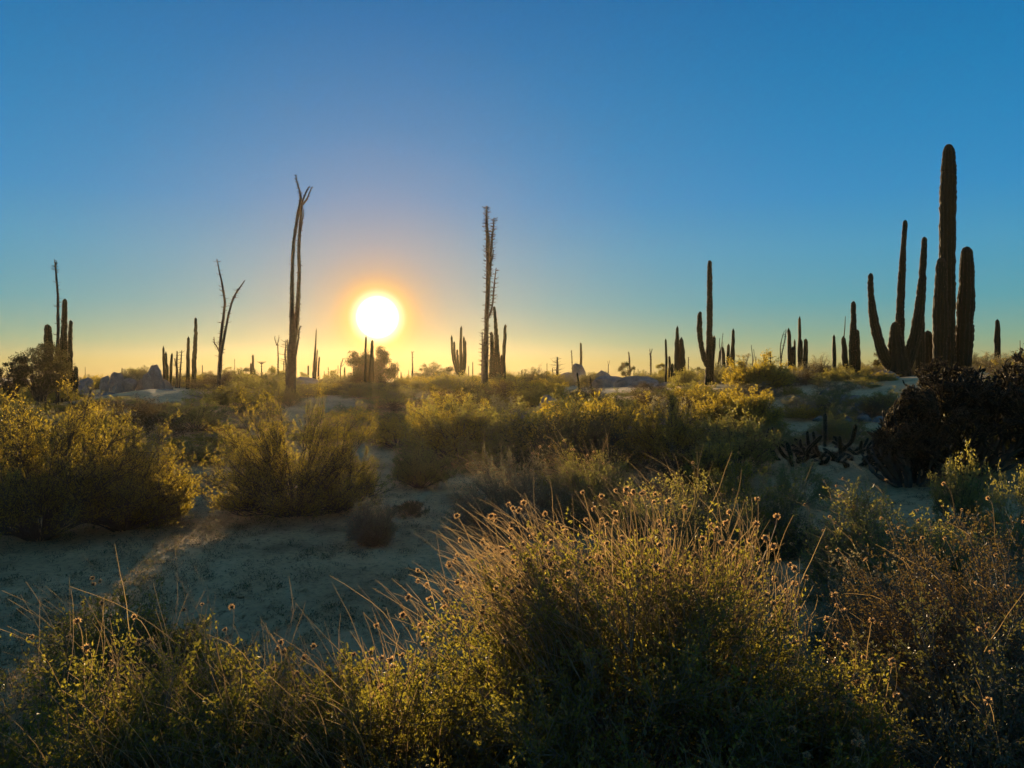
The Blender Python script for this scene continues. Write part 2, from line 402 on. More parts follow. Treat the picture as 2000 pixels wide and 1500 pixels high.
def spines_mesh(info, step=.09, L=.035, per=3, name='spines'):
    C, rad, A, B, ribs = info; n = len(C)
    s = np.concatenate([[0], np.cumsum(np.linalg.norm(np.diff(C, axis=0), axis=1))])
    q = np.arange(step, s[-1] - .01, step); Cc = np.stack([np.interp(q, s, C[:, k]) for k in range(3)], 1); rr = np.interp(q, s, rad)
    th = (np.arange(ribs) + .5 - 0.5 + .5) * 2 * math.pi / ribs
    a0 = A[0]; b0 = B[0]; t0 = norm(C[-1] - C[0])
    O = a0[None] * np.cos(th)[:, None] + b0[None] * np.sin(th)[:, None]
    base = (Cc[:, None] + O[None] * rr[:, None, None] * .97).reshape(-1, 3); out = np.tile(O, (len(q), 1))
    base = np.repeat(base, per, 0); out = np.repeat(out, per, 0)
    d = norm(out + rng.normal(0, .55, out.shape)); Ls = L * rng.uniform(.5, 1.3, len(base))
    side = norm(np.cross(d, rng.normal(size=d.shape))) * .0022
    base = base + t0 * rng.uniform(-.5, .5, (len(base), 1)) * step
    V = np.stack([base - side, base + side, base + d * Ls[:, None]], 1).reshape(-1, 3)
    return mesh_from(name, V, [np.arange(len(V)).reshape(-1, 3)], M['spine'], tint=np.repeat(rng.random(len(base)), 3))

def cactus(label, d, cols, group=None, ribs=13, near=False, name='cardon_cactus'):
    """cols: list of (points [(px,py[,dd])], widths px); the first reaches the ground = trunk"""
    base = cols[0][0][0]; bx = (base[0] - 1000) / F * d; loc = Vector((bx, d, gz(bx, d)))
    t = thing(name, label, 'cactus', loc, group)
    for k, (pts, w) in enumerate(cols):
        P = [W(p[0], p[1], d + (p[2] if len(p) > 2 else 0)) for p in pts]
        if k == 0 or pts[0][1] > 700 and P[0].z < gz(P[0].x, P[0].y) + .5:
            g = gz(P[0].x, P[0].y)
            if P[0].z > g - .1: P.insert(0, Vector((P[0].x, P[0].y, g - .15))); w = [w[0]] + list(w)
        wd = [x / F * d for x in w]
        big = max(w) > 9
        me, info = column_mesh(P, wd, ribs=ribs if big else 9, ring=(.055 if near else .1) if big else .14, spr=4 if big else 2, seed=int(pts[-1][0] * 7 + pts[-1][1]))
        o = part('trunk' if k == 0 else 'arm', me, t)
        if near:
            sp = spines_mesh(info, step=.085 if big else .12, L=.04)
            so = part('spines', sp, o, stuff=True, shift=False); sp.transform(Matrix.Translation(-loc))
    return t

# the tall cardon at the right and its neighbours
cactus('tallest cardon cactus with a thick column reaching high above the dark cholla', 26,
       [([(1847, 735), (1847, 640), (1850, 520), (1851, 400), (1853, 330), (1853, 281)], [40, 34, 31, 30, 28, 19]),
        ([(1836, 735, -.35), (1837, 600, -.35), (1838, 503, -.35)], [27, 27, 17]),
        ([(1880, 735), (1884, 640), (1888, 560), (1888, 481)], [29, 34, 31, 21]),
        ([(1812, 735, .3), (1814, 700, .3), (1812, 645, .3)], [24, 26, 17])], near=True)
cactus('cardon cactus with three long arms fanning out like a candelabra beside the pale boulder', 23.5,
       [([(1754, 740), (1753, 700), (1750, 665), (1748, 628)], [50, 44, 28, 15]),
        ([(1750, 728), (1728, 698), (1710, 640), (1702, 585), (1700, 533)], [26, 22, 18, 14, 10]),
        ([(1757, 720, .2), (1757, 650, .2), (1759, 590, .2), (1763, 510, .2), (1768, 429, .2)], [26, 20, 15, 13, 9]),
        ([(1762, 724), (1782, 678), (1795, 610), (1801, 545), (1806, 462)], [30, 26, 19, 15, 10])], near=True)
cactus('slender cardon column standing half hidden behind the candelabra cactus', 25.2,
       [([(1797, 740), (1798, 680), (1799, 610)], [17, 17, 11])], near=True)
cactus('lone short cardon column rising behind the cholla thicket at the right', 34,
       [([(1948, 730), (1948, 670), (1948, 623)], [12, 12, 8])])
cactus('pair of joined dark cardon columns, one tall and one shorter', 28,
       [([(1665, 745), (1665, 680), (1667, 630), (1667, 588)], [14, 14, 12, 9]),
        ([(1675, 745), (1675, 700), (1674, 643)], [12, 12, 8])], near=True)
cactus('small cardon column topped by a thin dead boojum spike', 27.5,
       [([(1653, 745), (1650, 700), (1647, 656)], [13, 12, 8]), ([(1648, 662), (1650, 640), (1651, 617)], [2.5, 2, 1])])
cactus('slim cardon column standing alone between two cardon groups', 35,
       [([(1631, 735), (1629, 690), (1629, 653)], [7, 8, 5])])
cactus('clump of cardon with six upright columns above pale rocks', 32,
       [([(1549, 745), (1549, 710), (1549, 676)], [10, 11, 8]), ([(1543, 745), (1542, 690), (1540, 640)], [7, 9, 6]),
        ([(1561, 745), (1561, 680), (1562, 617)], [9, 7, 5]), ([(1566, 740), (1566, 700), (1565, 662)], [7, 7, 5]),
        ([(1552, 740), (1552, 700), (1552, 662)], [5, 5, 4]), ([(1572, 748), (1573, 700), (1574, 661)], [9, 10, 8])])
cactus('tall cardon with one long curved left arm standing above the yellow shrub', 26,
       [([(1384, 760), (1385, 700), (1386, 620), (1386, 560), (1386, 508)], [15, 13, 12, 11, 8]),
        ([(1382, 716), (1374, 695), (1368, 665), (1366, 640), (1367, 608)], [11, 11, 11, 11, 8]),
        ([(1392, 730), (1393, 705), (1394, 680), (1395, 655)], [4, 5, 9, 6])], near=True)
cactus('bulky cardon of fused columns on a narrow stem beside the slab ridge', 27,
       [([(1326, 768), (1325, 750), (1322, 700), (1323, 636)], [6, 13, 12, 5]), ([(1325, 756), (1333, 735), (1332, 700), (1331, 658)], [6, 11, 12, 8]),
        ([(1324, 752), (1314, 735), (1313, 709)], [6, 8, 6])])
cactus('thin single cardon column left of the fused cardon', 34, [([(1301, 730), (1301, 690), (1300, 661)], [5, 5, 3.5])])
cactus('stubby low cardon column beside the thin single column', 34, [([(1307, 730), (1308, 710), (1307, 695)], [5, 5, 4])])
cactus('twin cardon columns of unequal height right of the tall armed cardon', 33,
       [([(1430, 730), (1431, 690), (1432, 641)], [8, 9, 6]), ([(1422, 730), (1422, 700), (1423, 671)], [8, 8, 6])])
cactus('short tapering cardon beside the twin columns, dead twigs above it', 34,
       [([(1414, 730), (1413, 700), (1411, 677)], [9, 8, 5]), ([(1412, 680), (1412, 668)], [1.5, 1])])
cactus('thin reddish cardon leaning right next to the tall armed cardon', 34, [([(1401, 728), (1404, 705), (1406, 684)], [4, 4, 3])])
cactus('lone cardon column rising behind the pointed boulder', 52, [([(1134, 730), (1135, 690), (1134, 669)], [6, 5, 3.5])])
cactus('small leaning cactus stem in front of the pointed boulder', 30, [([(1133, 765), (1130, 748), (1127, 727)], [4.5, 4.5, 3.5])], ribs=9)
cactus('stumpy cactus stem among shrubs right of the leaning stem', 32, [([(1155, 760), (1153, 735)], [4, 3])], ribs=9)
cactus('thick cardon with pointed left column just right of the tall spiny boojum', 32,
       [([(972, 765), (972, 720), (969, 650), (965, 598)], [17, 14, 8, 5]), ([(962, 760), (962, 700), (960, 648)], [13, 12, 6])], near=True)
cactus('cardon of two joined columns, second from the tall spiny boojum', 33,
       [([(984, 760), (984, 700), (986, 660), (987, 633)], [8, 8, 7, 5]), ([(979, 760), (979, 720), (980, 692)], [7, 7, 5])])
cactus('many armed candelabra cardon against the orange sky right of the sun', 44,
       [([(900, 745), (901, 715), (900, 680), (901, 636)], [8, 8, 6, 4]), ([(898, 736), (890, 720), (884, 695), (882, 654)], [6, 6, 5, 4]),
        ([(898, 730), (891, 710), (888, 690), (887, 666)], [5, 5, 5, 4]), ([(896, 720), (894, 700), (893, 682)], [5, 5, 4]),
        ([(904, 732), (906, 710), (906, 656)], [6, 6, 4]), ([(904, 734), (909, 710), (909, 664)], [5, 5, 4])])
cactus('slender cardon whose tip stands in front of the sun', 38, [([(713, 755), (714, 700), (715, 655)], [6, 5, 3.5])])
cactus('stouter cardon just below the sun amid a leafy tree', 37.5, [([(725, 755), (726, 710), (727, 663)], [12, 9, 5])])
cactus('left cardon with a tall main column rising from the dark tree', 24,
       [([(122, 770), (122, 720), (125, 650), (127, 583)], [26, 20, 12, 8]), ([(138, 770), (137, 700), (138, 625)], [10, 9, 7]),
        ([(147, 770), (148, 740), (148, 715)], [9, 10, 8]), ([(112, 770), (113, 745), (114, 722)], [12, 14, 11])], near=True)
cactus('thick blunt cardon stump showing above the dark tree', 23.5, [([(95, 760), (95, 690), (93, 633)], [20, 18, 13])], near=True)
cactus('taller of two smooth cardon poles behind the left boulders', 31, [([(378, 780), (379, 710), (382, 660), (382, 620)], [10, 9, 7, 5])])
cactus('shorter of two smooth cardon poles behind the left boulders', 31.5, [([(367, 775), (367, 710), (368, 657)], [8, 7, 5])])
cactus('cardon with two fused columns just right of the big boulder', 33, [([(321, 755), (320, 715), (319, 675)], [6, 5, 4]), ([(326, 755), (325, 720), (324, 686)], [6, 5, 4])])
cactus('small knobbly cardon between the big boulder and the poles', 33, [([(333, 755), (334, 720), (336, 689)], [5, 6, 4]), ([(328, 755), (328, 712)], [4, 3])])
cactus('small cardon column with a shoulder on the dark hump', 40, [([(494, 745), (494, 715), (494, 692)], [6, 6, 5]), ([(490, 745), (490, 708)], [4, 3])])
cactus('low stub of cardon left of the thickest boojum', 42, [([(530, 742), (531, 713)], [4, 3.5])])
cactus('three thin cardon poles, tallest in the middle, between boojum and sun', 40,
       [([(612, 748), (615, 700), (618, 641)], [8, 5, 1.5]), ([(616, 748), (618, 715), (620, 681)], [3, 3, 2.5]), ([(622, 748), (622, 720), (624, 696)], [4, 4, 3.5])])
cactus('short straight cardon left of the three thin poles', 44, [([(603, 745), (602, 728), (602, 713)], [3.5, 3.5, 3])])

TINY = [(1019, 722, 2.6), (1012, 730, 2.4), (1024, 727, 3), (957, 748, 3), (673, 716, 3), (660, 712, 1.5), (648, 722, 1.6), (641, 716, 1.6), (656, 720, 1.6), (633, 724, 1.5),
        (690, 715, 2.2), (770, 730, 1.8), (777, 715, 1.8), (783, 726, 2.8), (798, 722, 1.4), (915, 714, 2), (923, 706, 2.2), (1238, 715, 1.4), (1246, 720, 1.2), (1344, 698, 1.6),
        (395, 712, 2.2), (238, 718, 2.4), (458, 700, 1.6), (554, 704, 2.2), (1476, 694, 2.6), (1394, 725, 3), (1079, 718, 2), (1068, 708, 1.4), (166, 716, 1.2), (1183, 724, 2), (1960, 700, 1.2), (1992, 664, 1.5)]
TLM = [(125, 'left cardon'), (206, 'pinkish upright boulder'), (300, 'biggest domed boulder'), (381, 'taller smooth cardon pole'), (431, 'wide forked boojum'), (571, 'thickest boojum'), (616, 'three thin poles'), (670, 'bent bare boojum'), (726, 'cardon under the sun'), (806, 'tufted far boojum'), (900, 'candelabra cardon'), (952, 'tall bristly boojum'), (1052, 'leafless skyline shrub'), (1088, 'bottlebrush boojum'), (1131, 'pointed boulder'), (1185, 'wedge boulder'), (1229, 'far straight boojum'), (1325, 'fused cardon'), (1385, 'tall armed cardon'), (1470, 'pair of whip stems'), (1948, 'lone short cardon')]
def where(px, y, lm):
    q = min(lm, key=lambda l: abs(l[0] - px)); dx = px - q[0]
    return ('right at' if abs(dx) < 4 else 'just right of' if dx > 0 else 'just left of') + ' the ' + q[1]
for (px, py, w) in TINY:
    q = where(px, 0, [l for l in TLM])
    cactus(f'tiny far cardon column on the skyline {q}', 70 if w < 2.5 else 58, [([(px, 745), (px + .4, (745 + py) / 2), (px + .3, py)], [w * 1.1, w, w * .8])], group='tiny far cardon columns on the skyline')

# ---- boojum trees: tapering poles with short spiny twigs
def boojum(label, d, cols, twl=.11, dens=26, group=None, side=.5):
    bx = (cols[0][0][0][0] - 1000) / F * d; loc = Vector((bx, d, gz(bx, d)))
    t = thing('boojum_tree', label, 'boojum tree', loc, group)
    for k, (pts, w) in enumerate(cols):
        P = [W(p[0], p[1], d + (p[2] if len(p) > 2 else 0)) for p in pts]
        if k == 0:
            g = gz(P[0].x, P[0].y)
            if P[0].z > g - .1: P.insert(0, Vector((P[0].x, P[0].y, g - .15))); w = [w[0]] + list(w)
        wd = [x / F * d for x in w]
        full = np.concatenate([np.array(P, float), np.array(wd)[:, None]], 1)
        L = sum((P[i + 1] - P[i]).length for i in range(len(P) - 1)); n = max(8, int(L / .09))
        s4 = spline(full, n); C = s4[:, :3].copy(); rad = s4[:, 3] / 2 * (1 + .06 * rng.normal(size=n)); rad = np.maximum(rad, .006)
        C[:, 0] += np.cumsum(rng.normal(0, .004, n)) * (L > 1.5)
        V, Fq, tv = tubes(C[None], rad[None], 9)
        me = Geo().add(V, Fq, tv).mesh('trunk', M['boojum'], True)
        o = part('trunk' if k == 0 else 'branch', me, t)
        m = int(L * dens)
        if m > 3 and twl > 0:
            ii = rng.integers(0, n - 1, m); c = C[ii]; a = rng.uniform(0, 6.28, m)
            dd = np.stack([np.cos(a), np.sin(a), rng.uniform(-.1, .5, m)], 1)
            rr = rad[ii][:, None]; G = grow(c + norm(dd) * rr * .8, dd, twl * rng.uniform(.4, 1.3, m), 3, .25, .2)
            V, Fq, tv = tubes(G, taper(m, 3, .008, .003), 3)
            g = Geo().add(V, Fq, tv)
            ql = rng.integers(0, m, m * 2); cc, td = along(G, ql, rng.uniform(.3, 1, m * 2))
            g.add(*leaves(cc, td + rng.normal(0, .6, td.shape), rng.normal(size=td.shape), np.full(m * 2, .02), np.full(m * 2, .008)))
            me = g.mesh('twigs', M['spine']); me.transform(Matrix.Translation(-loc))
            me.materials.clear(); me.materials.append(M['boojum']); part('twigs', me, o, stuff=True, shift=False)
    return t

boojum('wavy boojum pole above the dark tree at far left', 22, [([(112, 760), (112, 690), (114, 640), (113, 580), (109, 530), (108, 512)], [7, 6, 6, 4.5, 3.5, 2]),
        ([(108, 524), (107, 513), (106, 506)], [2, 1.5, 1]), ([(109, 522), (110, 513), (110, 508)], [2, 1.5, 1])])
boojum('slender boojum forked wide into two long bare branches', 22, [([(430, 775), (429, 735), (431, 700), (433, 660), (438, 610), (440, 590), (434, 550), (425, 506)], [9, 8, 8, 6, 5, 5, 4, 1.5]),
        ([(432, 690), (441, 645), (449, 607), (458, 580), (469, 563), (481, 547)], [7, 5, 4, 4, 3, 1.2]), ([(459, 582), (461, 572), (464, 563)], [3, 2, 1]),
        ([(430, 692), (424, 677), (419, 671), (418, 658)], [3.5, 2.5, 2.5, 1.5])], twl=.09)
boojum('thickest and tallest boojum with fused stems forking at the top, left of the sun', 23,
       [([(566, 775), (569, 730), (571, 660), (571, 600), (572, 540), (575, 480), (582, 430), (589, 395), (589, 380), (585, 360), (581, 341)], [20, 18, 15, 9, 7, 6.5, 6.5, 6, 4, 3, 1.3]),
        ([(572, 680, .15), (580, 610, .15), (583, 550, .15), (583, 490, .15), (586, 445, .1), (590, 400)], [13, 9, 7.5, 6.5, 6, 4.5]),
        ([(589, 400), (594, 385), (599, 373), (605, 363)], [4, 3.4, 2.6, 1.2]), ([(591, 400), (600, 388), (605, 375), (610, 364)], [4, 3.4, 2.6, 1.2]),
        ([(586, 440), (592, 425), (593, 408)], [3, 2.2, 1.2]), ([(583, 470), (588, 448), (590, 438), (592, 432)], [3.4, 3, 2, 1.2]),
        ([(576, 700), (583, 660), (584, 645), (588, 636)], [5, 3.4, 2.6, 1.4]), ([(580, 640), (583, 610), (584, 590), (583, 570)], [5, 3.4, 2.6, 1.4])], twl=.05, dens=45)
boojum('tall bristly boojum pole standing right of the candelabra cardon', 25,
       [([(948, 765), (950, 690), (952, 620), (955, 540), (955, 480), (953, 430), (953, 402)], [13, 11, 9, 9, 8, 5, 1.6]),
        ([(956, 540), (959, 490), (961, 455), (964, 425)], [6, 5, 4, 1.6]), ([(959, 510), (962, 500), (964, 488)], [4, 2.4, 1.4]),
        ([(954, 620), (960, 600), (963, 565), (967, 523)], [3.4, 3.4, 3.4, 1.4])], twl=.12, dens=110)
boojum('thin bristly pole hugging the left side of the tall bristly boojum', 25.5, [([(943, 760), (943, 700), (944, 648)], [6, 4, 1.6])], twl=.13, dens=40)
boojum('small spiky boojum beside the thickest boojum, bent at its middle', 30, [([(560, 750), (559, 715), (557, 690), (559, 665)], [4, 4, 3, 1.6])], twl=.2, dens=40)
boojum('small spiky boojum touching the thickest boojum from the left', 29, [([(563, 750), (563, 700), (563, 663)], [5, 4, 2])], twl=.16, dens=40)
boojum('thin boojum with a Y shaped fork left of the thickest boojum', 40, [([(542, 750), (542, 700), (541, 673)], [3.5, 2.6, 2]), ([(541, 675), (537, 663), (537, 656)], [2, 1.4, .8]), ([(541, 675), (544, 665), (545, 655)], [2, 1.4, .8])], twl=.06)
boojum('short palm headed boojum with a tuft of twigs at its top', 34, [([(511, 760), (511, 730), (511, 708)], [2.6, 2, 1.8])] + [([(511, 711), (511 + a, 708 - abs(6 - abs(a)) * .3), (511 + a * 1.4, 706)], [1, .8, .5]) for a in (-6, -4, -2, 0, 2, 4, 6)], twl=.03)
boojum('spiky boojum trunk with two short arms behind the left boulders', 32, [([(344, 760), (345, 720), (346, 686)], [5, 4, 2.4]), ([(344, 715), (341, 700)], [2.5, 1.6])], twl=.16, dens=34)
boojum('leaning spiky boojum stem right of the boulders', 32, [([(350, 755), (352, 720), (355, 684)], [3, 2.6, 1.6])], twl=.14, dens=34)
boojum('bristly bottlebrush boojum in the middle of the skyline', 38, [([(1087, 750), (1088, 720), (1088, 697)], [6, 5, 2])], twl=.30, dens=60)
boojum('far boojum with a small crown tuft right of the sun', 55, [([(806, 750), (806, 715), (805, 688)], [5, 3, 1.6]), ([(805, 690), (803, 686)], [1, .6]), ([(805, 690), (808, 686)], [1, .6])], twl=.1)
boojum('far straight boojum rising behind a leafy tree', 52, [([(1230, 735), (1229, 705), (1228, 687)], [3.2, 3.6, 1.8])], twl=.08)
boojum('far thin boojum with forked tips left of the fused cardon', 50, [([(1271, 735), (1271, 705), (1270, 690)], [3, 3.6, 3]), ([(1270, 692), (1269, 681)], [1.6, 1]), ([(1271, 692), (1274, 681)], [1.6, 1])], twl=.05)
boojum('thin boojum pole on the skyline left of the pointed boulder', 46, [([(1118, 735), (1117, 705), (1116, 684)], [2.4, 2, 1.4])], twl=.06)
boojum('small forked dead boojum above the slab ridge', 50, [([(1188, 730), (1188, 715)], [2, 1.5]), ([(1188, 716), (1187, 705)], [1, .6]), ([(1188, 716), (1191, 704)], [1, .6])], twl=0)
boojum('wiry boojum with twisting twin stems above a small dark cactus', 26, [([(1524, 770), (1524, 730), (1525, 705), (1529, 680), (1534, 655), (1535, 643)], [4, 3.4, 2.6, 2, 1.6, .8]),
        ([(1525, 705), (1524, 680), (1527, 662), (1532, 646)], [2, 1.8, 1.4, .7])], twl=.05)
boojum('pair of thin whip stems behind the yellow shrub', 36, [([(1470, 730), (1470, 700), (1468, 674)], [1.8, 1.6, 1]), ([(1470, 712), (1473, 695), (1472, 682)], [1.2, 1.2, .8])], twl=0)
boojum('bare forked twigs behind the short tapering cardon', 40, [([(1409, 735), (1408, 695), (1412, 650)], [2.4, 2, .8]), ([(1408, 690), (1405, 672), (1406, 660)], [1.8, 1.4, .7])], twl=.03)
boojum('bent bare boojum against the orange glow left of the sun', 55, [([(667, 750), (665, 725), (669, 705), (671, 700)], [2.4, 2.2, 1.8, .8]), ([(667, 716), (672, 711)], [1.2, .6]), ([(664, 725), (666, 705)], [1.2, .6])], twl=.05)
boojum('spiny young boojum in front of the right skyline shrubs', 32, [([(1505, 750), (1505, 715), (1505, 689)], [3, 3, 1.6])] + [([(1505, y), (1505 + s * 9, y - 4)], [1.4, .8]) for y, s in ((700, 1), (706, -1), (712, 1), (718, -1), (724, 1))], twl=.12)
boojum('small boojum with drooping side twigs in front of the fused cardon', 60, [([(1345, 735), (1345, 712), (1345, 697)], [1.8, 1.6, 1])], twl=.12)
cactus('small dark club shaped cactus at the foot of the wiry boojum', 25, [([(1523, 765), (1523, 735), (1522, 716)], [5, 8, 6])], ribs=9)

# ---- boulders
def dsolve(px, py, d0=5.0, d1=60.0):
    d = d0
    while d < d1:
        if HOR + (EYE - gz((px - 1000) / F * d, d)) / d * F <= py: return d
        d += .1
    return 30.0
def boulder(label, px, ptop, w, pbot, d, seed, group=None, depth=.8, sub=4, tall=1., cuts=7, name='boulder'):
    bm = bmesh.new(); bmesh.ops.create_icosphere(bm, subdivisions=sub, radius=1)
    V = np.array([v.co for v in bm.verts]); Fc = np.array([[v.index for v in f.verts] for f in bm.faces]); bm.free()
    r = np.random.default_rng(seed)
    if name == 'rock': cuts = 13
    for k in range(cuts):
        n = norm(r.normal(size=3)); c = r.uniform(.42 if name == 'rock' else .55, .88); h = V @ n; V = V - np.maximum(h - c, 0)[:, None] * n * .92
    off = Vector(r.uniform(-50, 50, 3))
    dn = np.array([noise.fractal(Vector(v) * 1.2 + off, .9, 2.1, 5) for v in V]); cr = np.array([abs(noise.noise(Vector(v) * 2.3 + off)) for v in V])
    V = V * (1 + .13 * dn[:, None] - .10 * np.maximum(.10 - cr, 0)[:, None] / .10)
    V /= np.abs(V).max(0)
    top = W(px, ptop, d); bot = W(px, pbot, d); hx = w / 2 / F * d; hz = (top.z - bot.z) / 2
    if name == 'rock': bot.z = gz(top.x, d) - .3 * w / F * d; top.z = gz(top.x, d) + .45 * w / F * d; hz = (top.z - bot.z) / 2
    c = Vector((top.x, d, (top.z + bot.z) / 2)); V = V * np.array([hx, hx * depth, hz])
    g = gz(c.x, c.y)
    me = mesh_from(name, V, [Fc], M['rock'], smooth=True)
    try: me.set_sharp_from_angle(angle=R(28))
    except Exception: pass
    o = bpy.data.objects.new(name, me); COL.objects.link(o); o.location = c
    if bot.z > g - .05 and bot.z - g < 1.2:                 # sit it into the ground
        s = (top.z - (g - .15)) / (top.z - bot.z); o.location.z = (top.z + g - .15) / 2; o.scale.z = s
    tag(o, label, 'boulder', group); return o

boulder('rounded boulder at the left foot of the dark cardon', 166, 737, 36, 785, 27, 1)
boulder('upright pinkish boulder like a loaf in the left rock pile', 206, 731, 22, 775, 27, 2)
boulder('knobbly boulder topped by a small point in the left pile', 229, 726, 30, 770, 27.6, 3)
boulder('small egg shaped boulder in front of the knobbly one', 227, 747, 24, 775, 26.5, 4)
boulder('blocky boulder in the middle of the left pile', 254, 738, 30, 775, 27.2, 5)
boulder('narrow slab boulder between blocky and biggest boulders', 275, 740, 18, 775, 27.6, 6)
boulder('biggest domed boulder crowning the left pile', 300, 712, 40, 790, 27, 7, tall=1.3)
boulder('low boulder leaning on the biggest one from the left', 288, 728, 24, 775, 26.7, 8)
boulder('boulder behind the poles with a flat shoulder', 322, 738, 30, 780, 28.5, 15)
boulder('pale pink sunken slab below the left rock pile', 205, 765, 52, 800, 24.5, 9, depth=.6)
boulder('long whaleback boulder spreading below the left pile', 318, 759, 125, 830, 24.2, 10, depth=.5)
boulder('low bluish boulder at the right end of the whaleback', 365, 772, 62, 830, 23.6, 11, depth=.7)
boulder('half buried boulder left of the pink slab', 160, 765, 60, 800, 24.6, 12)
boulder('long dark rock hump on the skyline left of the thickest boojum', 470, 735, 110, 775, 31, 13, depth=.5)
boulder('low rock hump between thickest boojum and three thin poles', 600, 736, 60, 765, 33, 14, depth=.5)
boulder('steep pointed boulder on the skyline with a cardon behind it', 1131, 709, 34, 760, 44, 16, cuts=11)
boulder('sloping shoulder boulder at the left of the pointed boulder', 1112, 727, 48, 765, 43, 17)
boulder('wedge boulder standing proud at the left of the slab ridge', 1180, 723, 38, 755, 38, 18)
boulder('broad flat slab at the left of the slab ridge', 1195, 733, 90, 785, 33, 19, depth=.5)
boulder('cracked middle slab of the slab ridge', 1245, 732, 95, 780, 31, 20, depth=.5)
boulder('tilted slab with a dark crack below the slab ridge', 1262, 742, 85, 785, 28.5, 21, depth=.6)
boulder('low slab at the right end of the slab ridge', 1305, 744, 66, 785, 28, 22, depth=.6)
boulder('small flat boulder right of the fused cardon', 1352, 738, 40, 770, 29, 23)
boulder('smooth dome boulder beside the tall armed cardon', 1412, 738, 44, 770, 29, 24)
boulder('wide pale boulder under the clump of six columns', 1538, 735, 78, 775, 28, 25, depth=.6)
boulder('flat boulder right of the clump of six columns', 1600, 740, 46, 765, 29, 26)
boulder('bluish pale boulder in front of the candelabra cactus', 1722, 722, 70, 775, 21.5, 27, depth=.8, sub=5)
boulder('low boulder in front of the pair of joined columns', 1652, 745, 34, 775, 24, 28)
boulder('small boulder right of the joined columns', 1692, 741, 30, 770, 24, 29)
boulder('rounded grey boulder left of the cholla thicket', 1722, 812, 42, 850, 15, 30, sub=5)
boulder('broken pale boulder above the dark creeping cactus', 1668, 836, 54, 880, 14, 31, sub=5)
k0 = 40
RLM = [(1345, 'fused cardon'), (1434, 'twin cardon columns'), (1500, 'spiny young boojum'), (1524, 'wiry boojum'), (1556, 'clump of six columns'), (1602, 'bare spreading tree'), (1630, 'slim lone cardon'), (1670, 'joined dark columns'), (1722, 'bluish pale boulder')]
for (px, pt, w, d) in [(1617, 757, 26, 21), (1640, 772, 34, 20), (1668, 768, 26, 20.5), (1612, 782, 22, 19), (1630, 796, 30, 18), (1664, 797, 24, 18), (1690, 785, 30, 18.5), (1655, 784, 18, 19), (1580, 786, 24, 19), (1600, 812, 20, 17),
                       (1690, 812, 22, 17), (1650, 815, 26, 16.5), (1748, 772, 24, 19), (1500, 760, 22, 25), (1345, 752, 22, 26), (1434, 752, 20, 26), (1610, 940, 14, 10), (1570, 905, 12, 11), (1700, 870, 20, 13.2), (1640, 868, 16, 13)] + [(1540 + 190 * ((k * .618) % 1), 765 + 95 * ((k * .377 + .2) % 1), 12 + 22 * ((k * .73) % 1), 15) for k in range(26)]:
    dd = dsolve(px, pt + w * .5); boulder(('smallish' if w < 19 else 'larger' if w > 26 else 'medium') + ' bluish rock ' + ('high' if pt < 785 else 'midway' if pt < 820 else 'low') + ' on the right slope, ' + where(px, 0, RLM), px, pt, w * 1.3, pt + w * .7, dd, k0, group='small rocks on the right slope', sub=3, name='rock'); k0 += 1
for (px, pt, w, d) in [(1065, 806, 90, 19.5), (1010, 822, 60, 18.5), (1090, 770, 30, 26), (1020, 780, 24, 26), (985, 800, 22, 21)]:
    boulder({90: 'widest low rock lying in the sandy gap at mid slope', 60: 'second widest low rock in the sandy gap at mid slope', 30: 'small rock above the right end of the sandy gap', 24: 'small rock above the middle of the sandy gap', 22: 'smallest rock at the left end of the sandy gap'}[w], px, pt, w, pt + w * .35, d, k0, group='low rocks in the sandy gap', sub=4, name='rock', depth=.8); k0 += 1

